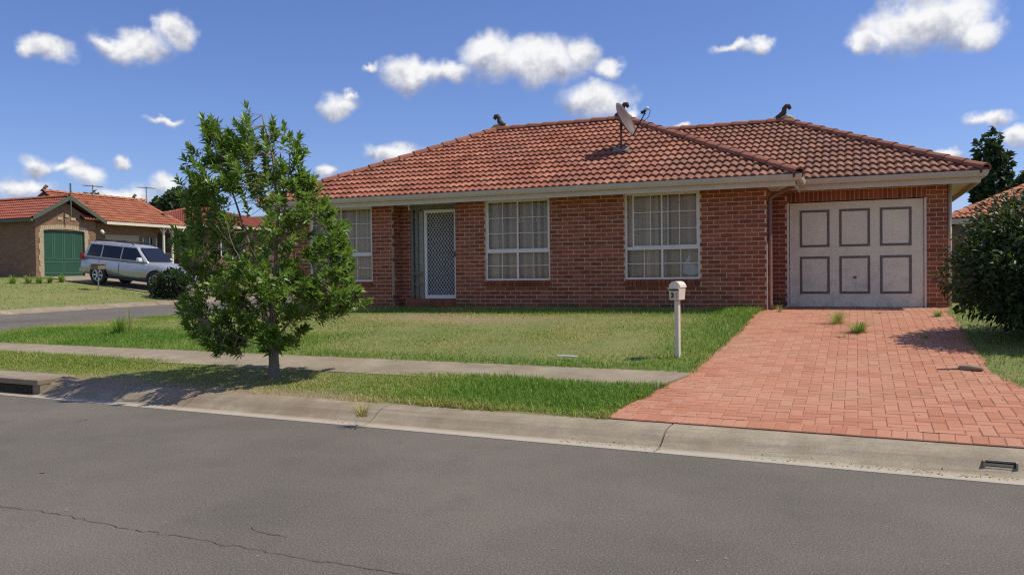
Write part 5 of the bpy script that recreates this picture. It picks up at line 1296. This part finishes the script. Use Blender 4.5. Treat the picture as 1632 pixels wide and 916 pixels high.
# --- further houses seen past the tree and beyond the garage
def plain_house(x0, x1, y0, y1, zb, ez, tanp, wmat, tmat, label, wins=(), hip=True):
    root = empty('brick_house' if wmat != M['white_board'] else 'weatherboard_house'); tag(root, label, 'house')
    q = MB(); q.box(x0, x1, y0, y1, zb, ez); q.build('wall', wmat, root)
    o_ = .45; X0, X1, Y0, Y1 = x0 - o_, x1 + o_, y0 - o_, y1 + o_; a = min(X1 - X0, Y1 - Y0) / 2; rz2 = ez + .06 + tanp * a; q = MB()
    if X1 - X0 >= Y1 - Y0: r1, r2 = (X0 + a, Y0 + a, rz2), (X1 - a, Y0 + a, rz2)
    else: r1, r2 = (X0 + a, Y0 + a, rz2), (X0 + a, Y1 - a, rz2)
    e = ez + .06
    if X1 - X0 >= Y1 - Y0: q.add([(X0, Y0, e), (X1, Y0, e), (X1, Y1, e), (X0, Y1, e), r1, r2], [(0, 1, 5, 4), (1, 2, 5), (2, 3, 4, 5), (3, 0, 4), (0, 3, 2, 1)])
    else: q.add([(X0, Y0, e), (X1, Y0, e), (X1, Y1, e), (X0, Y1, e), r1, r2], [(0, 1, 4), (1, 2, 5, 4), (2, 3, 5), (3, 0, 4, 5), (0, 3, 2, 1)])
    rf = q.build('roof', M['underlay'] if tmat not in (M['grey_roof'],) else tmat, root)
    if tmat is not M['grey_roof']:
        cp = 1 / math.sqrt(1 + tanp * tanp); rows = int(a / cp / TG) + 1; LX, LY = X1 - X0, Y1 - Y0
        tiled(tmat, rf, [((X0, Y0, e), (1, 0, 0), (0, 1, 0), LX, rows, tanp, lambda v: max(0, v) * cp, lambda v: LX - max(0, v) * cp), ((X1, Y0, e), (0, 1, 0), (-1, 0, 0), LY, rows, tanp, lambda v: max(0, v) * cp, lambda v: LY - max(0, v) * cp), ((X0, Y1, e), (0, -1, 0), (1, 0, 0), LY, rows, tanp, lambda v: max(0, v) * cp, lambda v: LY - max(0, v) * cp)])
        caps((X0, Y0, e + .02), r1 if X1 - X0 >= Y1 - Y0 else r1, rf, cap_o, None); caps((X1, Y0, e + .02), r2 if X1 - X0 >= Y1 - Y0 else r1, rf, cap_o, None); caps(r1, r2, rf, cap_o, None)
    q = MB(); q.box(X0, X1, Y0 - .1, Y0 - .005, e - .16, e - .01); q.box(X1 + .005, X1 + .1, Y0, Y1, e - .16, e - .01); q.build('gutter', M['gutter'], root)
    for (ax, a, b, c, d_) in wins:
        q = MB()
        if ax == 'y': q.box(a, b, y0 - .02, y0 + .02, c, d_)
        else: q.box(x1 - .02, x1 + .02, a, b, c, d_)
        w_ = q.build('window', M['dark_glass'], root); q = MB()
        if ax == 'y':
            for xx in (a, (a + b) / 2, b): q.box(xx - .03, xx + .03, y0 - .035, y0 - .021, c, d_)
        else:
            for yy in (a, (a + b) / 2, b): q.box(x1 + .021, x1 + .035, yy - .03, yy + .03, c, d_)
        q.build('frame', M['frame'], w_)
    return root
plain_house(-44, -35.4, 37.2, 47, 1.2, 4.55, .30, M['dark_brick'], M['tile_red'], 'dark brick house with red tiled roof beyond the orange roofed wing', [('y', -38.5, -37.2, 2.6, 3.8), ('x', 39, 41, 2.6, 3.9)])
wh = plain_house(-45, -35.0, 53, 62, 1.2, 6.2, .22, M['white_board'], M['grey_roof'], 'white weatherboard house with grey roof seen through the street tree', [('y', -38, -36.6, 3.4, 4.8), ('x', 55, 57, 3.4, 4.8)])
for k in range(26):
    q = MB(); z = 1.4 + k * .185; q.obox((-45.01, 52.998, z), (10.03, 0, 0), (0, -.03, 0), (0, .028, .18)); q.build('weatherboard', M['white_board'], wh)
plain_house(-62, -48, 30, 40, 2.0, 4.8, .42, M['far_brick'], M['grey_roof'], 'low brick house with plain grey roof far behind the gabled garage')
plain_house(2.9, 14, 27.6, 36, .3, 2.92, .44, M['dark_brick'], M['tile_orange'], 'dark brick house with orange tiled hip roof beyond the garage and shrub', [('y', 4.2, 5.6, 1.5, 2.6)])
# paling fence between the lots on the right
fn = empty('paling_fence', (1.7, 20.5, .8)); tag(fn, 'weathered timber paling fence running back beside the garage', 'fence'); fm = None
q = MB(); q.box(-.055, .055, -.009, .009, 0, 1.6, .5); fm = q.mesh('paling', M['fence'])
for k in range(60):
    o = bpy.data.objects.new('paling', fm); o.location = (.16 + .118 * k, 0.05 * math.sin(k * 9.1) * .1, -.1 + .02 * math.sin(k * 5.3)); link(o, fn)
q = MB(); q.box(.1, 7.2, .02, .07, .3, .38); q.box(.1, 7.2, .02, .07, 1.1, 1.18); q.build('rail', M['fence'], fn)

# neighbour's paved drive, garden edge plants, letterbox
pn = MB()
for k in range(16):
    x0_, x1_ = -25.3 - k * .58, -25.3 - (k + 1) * .58; y0_, y1_ = 25.5, 28.9
    for j in range(3):
        ya, yb = y0_ + (y1_ - y0_) * j / 3, y0_ + (y1_ - y0_) * (j + 1) / 3
        pn.add([(x, y, zat(x, y) + .035) for x, y in ((x0_, ya), (x0_, yb), (x1_, yb), (x1_, ya))], [(0, 1, 2, 3)])
pn.build('neighbour_driveway', M['path'])['kind'] = 'structure'
BED = ['strappy garden plant farthest from the green garage door in the brick garage bed', 'strappy garden plant second farthest from the green garage door in the brick garage bed', 'strappy garden plant at the corner of the brown brick garage', 'strappy garden plant beside the left jamb of the green garage door', 'strappy garden plant in front of the green garage door']
for k, (x, y) in enumerate(((20, 452), (45, 452), (62, 452), (80, 451), (98, 450))):
    tuft('garden_plant', ground_px(x, y), 60, .42, .38, BED[k], 'plant', .15, .6, .03, 40 + k, 'plants along the neighbour garage')
p = ground_px(157, 463); root = empty('letterbox', p); tag(root, 'small brown letterbox on a thin post in front of the parked silver car', 'letterbox')
q = MB(); q.tube([(0, 0, -.1), (0, 0, .85)], .028, 6); q.build('post', M['timber_grey'], root); q = MB(); q.box(-.2, .2, -.18, .18, .85, 1.05); q.box(-.23, .23, -.21, .21, 1.051, 1.09); bevel(q.build('box', M['bark'], root), .02)

# ------------------------------------------------------------------ parked car
car = empty('parked_car'); tag(car, 'silver four wheel drive wagon parked nose down on the sloping driveway across the street', 'car')
fa_, ra_ = Vector((-27.3, 26.85, 0)), Vector((-30.0, 26.42, 0)); fa_.z = zat(fa_.x, fa_.y) + .035; ra_.z = zat(ra_.x, ra_.y) + .035
fw_ = (fa_ - ra_).normalized(); car.matrix_world = Matrix.Translation((fa_ + ra_) / 2) @ Matrix((fw_, Vector((0, 0, 1)).cross(fw_).normalized(), fw_.cross(Vector((0, 0, 1)).cross(fw_)).normalized())).transposed().to_4x4()
ST = [(-2.42, .80, .46, .98), (-2.34, .88, .40, 1.08), (-1.9, .925, .38, 1.10), (-1.0, .935, .36, 1.10), (0.2, .935, .36, 1.10), (1.0, .93, .36, 1.12), (1.5, .925, .38, 1.09), (1.95, .90, .38, 1.02), (2.22, .84, .38, .94), (2.36, .70, .42, .80), (2.42, .5, .48, .66)]
q = MB(); vs_ = []; NP = 11
for (x, w, z0_, z1_) in ST:
    h = z1_ - z0_
    for (fy, fz) in ((-.0, 0), (-.86, 0), (-.97, .18), (-1.0, .5), (-.97, .82), (-.88, .985), (-.5, 1.02), (0, 1.03)): vs_.append((x, fy * w, z0_ + fz * h))
n_ = 8; fs = []
allv = []
for i, (x, w, z0_, z1_) in enumerate(ST):
    left = vs_[i * n_:(i + 1) * n_]; right = [(a, -b, c) for a, b, c in left[1:-1]][::-1]; allv += left + right
n_ = 14
for i in range(len(ST) - 1):
    for k in range(n_): fs.append((i * n_ + k, i * n_ + (k + 1) % n_, (i + 1) * n_ + (k + 1) % n_, (i + 1) * n_ + k))
fs.append(tuple(range(n_))); fs.append(tuple((len(ST) - 1) * n_ + k for k in range(n_))); q.add(allv, fs); body = q.build('body', M['car'], car, True); fix_normals(body)
cut = MB()
for ax in (-1.42, 1.37): cut.tube([(ax, -1.2, .37), (ax, 1.2, .37)], .46, 24)
co = cut.build('cutter', None); fix_normals(co); md = body.modifiers.new('b', 'BOOLEAN'); md.object = co; md.solver = 'EXACT'; bpy.context.view_layer.update()
co.matrix_world = car.matrix_world.copy(); bpy.context.view_layer.update()
me = bpy.data.meshes.new_from_object(body.evaluated_get(bpy.context.evaluated_depsgraph_get())); body.modifiers.clear(); body.data = me; bpy.data.objects.remove(co)
# greenhouse
def gh(x_b0, x_b1, yb, zb_, x_t0, x_t1, yt, zt):
    return [(x_b0, -yb, zb_), (x_b1, -yb, zb_), (x_b1, yb, zb_), (x_b0, yb, zb_), (x_t0, -yt, zt), (x_t1, -yt, zt), (x_t1, yt, zt), (x_t0, yt, zt)]
CF8 = [(0, 3, 2, 1), (4, 5, 6, 7), (0, 1, 5, 4), (1, 2, 6, 5), (2, 3, 7, 6), (3, 0, 4, 7)]
GHB, GHT = (-2.34, .98, .865, 1.09), (-2.12, .22, .70, 1.755)
q = MB(); q.add(gh(GHB[0], GHB[1], GHB[2], GHB[3], GHT[0], GHT[1], GHT[2], GHT[3]), CF8); cab = q.build('cabin', M['car'], car); bevel(cab, .07, 3)
q = MB(); q.add(gh(-2.10, .12, .66, 1.752, -1.95, -.05, .50, 1.80), CF8); bevel(q.build('roof', M['car'], car), .03, 2)
def side_pt(x_b, x_t, t_, sy, out=.008):
    y = GHB[2] + (GHT[2] - GHB[2]) * t_; z = GHB[3] + (GHT[3] - GHB[3]) * t_; x = x_b + (x_t - x_b) * t_; return (x, sy * (y + out), z + out * .25)
for sy in (-1, 1):
    for (b0, b1, t0, t1) in ((-2.12, -1.42, -1.98, -1.42), (-1.36, -.44, -1.36, -.44), (-.38, .78, -.38, .16)):
        q = MB(); q.add([side_pt(b0, t0, .10, sy), side_pt(b1, t1, .10, sy), side_pt(b1, t1, .86, sy), side_pt(b0, t0, .86, sy)], [(0, 1, 2, 3)]); o = q.build('window', M['dark_glass'], car); md = o.modifiers.new('s', 'SOLIDIFY'); md.thickness = .008
    q = MB(); pts = [side_pt(-2.16, -2.02, .06, sy, .006), side_pt(-2.16, -2.02, .9, sy, .006), side_pt(.8, .2, .9, sy, .006), side_pt(.86, .2, .04, sy, .006)]; q.tube(pts, .012, 5); q.build('window_trim', M['alloy'], car)
    for hx in (-1.25, -.1):
        q = MB(); q.box(hx, hx + .2, sy * .955 - .012, sy * .955 + .012, .90, .935); q.build('door_handle', M['alloy'], car)
    q = MB()
    for dx in (-1.40, -.41): q.box(dx - .006, dx + .006, sy * .938 - .004, sy * .938 + .004, .5, 1.05)
    q.build('door_seam', M['car_dark'], car)
    q = MB(); q.add([(.52, sy * .90, 1.14), (.74, sy * .90, 1.14), (.70, sy * 1.10, 1.13), (.54, sy * 1.12, 1.13), (.54, sy * .92, 1.30), (.70, sy * .92, 1.30), (.68, sy * 1.10, 1.29), (.56, sy * 1.11, 1.29)], CF8); o = q.build('mirror', M['white'], car); fix_normals(o); bevel(o, .03, 2)
    q = MB(); q.tube([(-1.95, sy * .62, 1.80), (-1.85, sy * .62, 1.86), (-.15, sy * .60, 1.86), (0.0, sy * .60, 1.80)], .022, 6); q.build('roof_rail', M['car_dark'], car)
    q = MB(); q.box(-1.0, .95, sy * .90 - .06, sy * .90 + .06, .30, .35); q.build('side_step', M['car_dark'], car)
    q = MB(); q.add([(1.88, sy * .905, .80), (2.26, sy * .81, .76), (2.345, sy * .62, .75), (1.92, sy * .895, .98), (2.22, sy * .80, .90), (2.30, sy * .62, .88)], [(0, 1, 4, 3), (1, 2, 5, 4)]); o = q.build('headlight', M['clear_lamp'], car); md = o.modifiers.new('s', 'SOLIDIFY'); md.thickness = .03; md.offset = 0
    q = MB(); q.box(-2.41, -2.28, sy * .86 - .07, sy * .86 + .055, .98, 1.26); bevel(q.build('tail_light', M['red_lamp'], car), .02)
    for ax in (-1.42, 1.37):
        w = MB(); prof = [(.25, .11), (.36, .125), (.385, .09), (.385, -.09), (.36, -.125), (.25, -.11)]; sg = 28; vs_ = []; fs = []
        for k in range(sg):
            g = 2 * math.pi * k / sg
            for (r_, y_) in prof: vs_.append((r_ * math.cos(g), y_, r_ * math.sin(g)))
        for k in range(sg):
            for j in range(6): a = k * 6 + j; b = k * 6 + (j + 1) % 6; c = ((k + 1) % sg) * 6 + (j + 1) % 6; e = ((k + 1) % sg) * 6 + j; fs.append((a, b, c, e))
        w.add(vs_, fs); ty = w.build('wheel', M['tyre'], car, True); ty.location = (ax, sy * .83, .385); fix_normals(ty)
        r_ = MB(); r_.tube([(0, sy * .05, 0), (0, sy * .02, 0)], .25, 24)
        r_.build('brake_disc', M['car_dark'], ty)
        r_ = MB(); rim = []
        r_.tube([(0, sy * .12, 0), (0, sy * .06, 0)], .055, 12)
        for k in range(6):
            g = 2 * math.pi * k / 6; c, s_ = math.cos(g), math.sin(g); pz = Vector((-s_, 0, c)); pr_ = Vector((c, 0, s_)); r_.obox(pr_ * .05 - pz * .032 + Vector((0, sy * .075, 0)), pr_ * .20, pz * .064, Vector((0, sy * .035, 0)))
        for k in range(24):
            g0, g1 = 2 * math.pi * k / 24, 2 * math.pi * (k + 1) / 24; A_ = [(rq * math.cos(gq), sy * yq, rq * math.sin(gq)) for gq in (g0, g1) for rq, yq in ((.255, .115), (.225, .115), (.225, .06))]; r_.add(A_, [(0, 1, 4, 3), (1, 2, 5, 4)])
        r_.build('rim', M['alloy'], ty)
q = MB(); q.add([(.90, -.76, 1.17), (.90, .76, 1.17), (.33, .62, 1.68), (.33, -.62, 1.68)], [(0, 1, 2, 3)])
nrm = Vector((.665, 0, .76)).normalized() * .012
q.v = [tuple(Vector(v) + Vector((.035, 0, .02))) for v in q.v]; o = q.build('windscreen', M['dark_glass'], car); md = o.modifiers.new('s', 'SOLIDIFY'); md.thickness = .02; md.offset = 0
q = MB(); q.add([(-2.345, -.72, 1.15), (-2.345, .72, 1.15), (-2.20, .62, 1.66), (-2.20, -.62, 1.66)], [(0, 1, 2, 3)]); o = q.build('rear_window', M['dark_glass'], car); md = o.modifiers.new('s', 'SOLIDIFY'); md.thickness = .02; md.offset = 0
q = MB(); q.box(2.30, 2.41, -.42, .42, .62, .80); bevel(q.build('grille', M['car_dark'], car), .02); q = MB(); q.box(2.28, 2.46, -.70, .70, .42, .56); bevel(q.build('bumper', M['car'], car), .04, 2); q = MB(); q.box(-2.48, -2.36, -.80, .80, .42, .62); bevel(q.build('bumper', M['car'], car), .04, 2)
for hx in (-1.35, -.45):
    q = MB(); q.tube([(hx, -.66, 1.90), (hx, .66, 1.90)], .025, 6); q.build('roof_bar', M['car_dark'], car)
q = MB(); q.box(-1.9, 2.2, -.72, .72, .30, .42); q.build('underbody', M['car_dark'], car)

# leaf litter and grit caught along the gutter, path edge and drive
rg = np.random.default_rng(12); LV, LT, LA = [], [], []
def speck(x, y, z, sz, r):
    k = len(LV); a = rg.uniform(0, 6.28); dx, dy = math.cos(a) * sz, math.sin(a) * sz; t_ = rg.normal(0, .25) * sz
    LV.extend([(x - dx, y - dy, z), (x + dy * .4, y - dx * .4, z + abs(t_)), (x + dx, y + dy, z + .002), (x - dy * .4, y + dx * .4, z + abs(t_) * .5)]); LT.extend([(k, k + 1, k + 2), (k, k + 2, k + 3)]); LA.extend([r] * 4)
for i in range(900):
    s_ = rg.uniform(-10, 3.5); dq = abs(rg.normal(0, .10)); x, y = to_xy(s_, KD + .10 + dq * .5); z = float(np.interp(.10 + dq * .5, [p_[0] for p_ in PROF[1:-1]], [p_[1] for p_ in PROF[1:-1]])) + .004
    if float(vnoise(np.array(s_ * 1.3), np.array(2.0), 3)) > .42: speck(x, y, z, rg.uniform(.006, .018), rg.uniform(.7, 1))
for i in range(700):
    y = rg.uniform(7.7, 17.4); L0, R0_ = drive_x(DRIVE_L, y), drive_x(DRIVE_R, y); x = L0 + abs(rg.normal(0, .22)) if rg.random() < .6 else (R0_ - abs(rg.normal(0, .3)) if rg.random() < .6 else rg.uniform(L0, R0_)); speck(x, y, zat(x, y) + .018, rg.uniform(.006, .02), rg.uniform(.65, 1))
for i in range(500):
    s_ = rg.uniform(-16, -2.6); d_ = rg.choice((9.0, 9.68)) + rg.normal(0, .12); x, y = to_xy(s_, d_)
    if 8.8 < d_ < 9.72: speck(x, y, zat(x, y) + .02, rg.uniform(.008, .022), rg.uniform(.5, 1))
for i in range(160):
    s_ = rg.uniform(-9, 3); d_ = rg.uniform(2.5, 6.7); x, y = to_xy(s_, d_); speck(x, y, .006, rg.uniform(.004, .012), rg.uniform(.7, 1))
lt = np_mesh('leaf_litter', np.array(LV), np.array(LT), M['grass'], {'rnd': np.array(LA)}); tag(lt, 'dry leaf bits and straw scattered along gutter, path and driveway', 'leaf litter', kind='stuff')
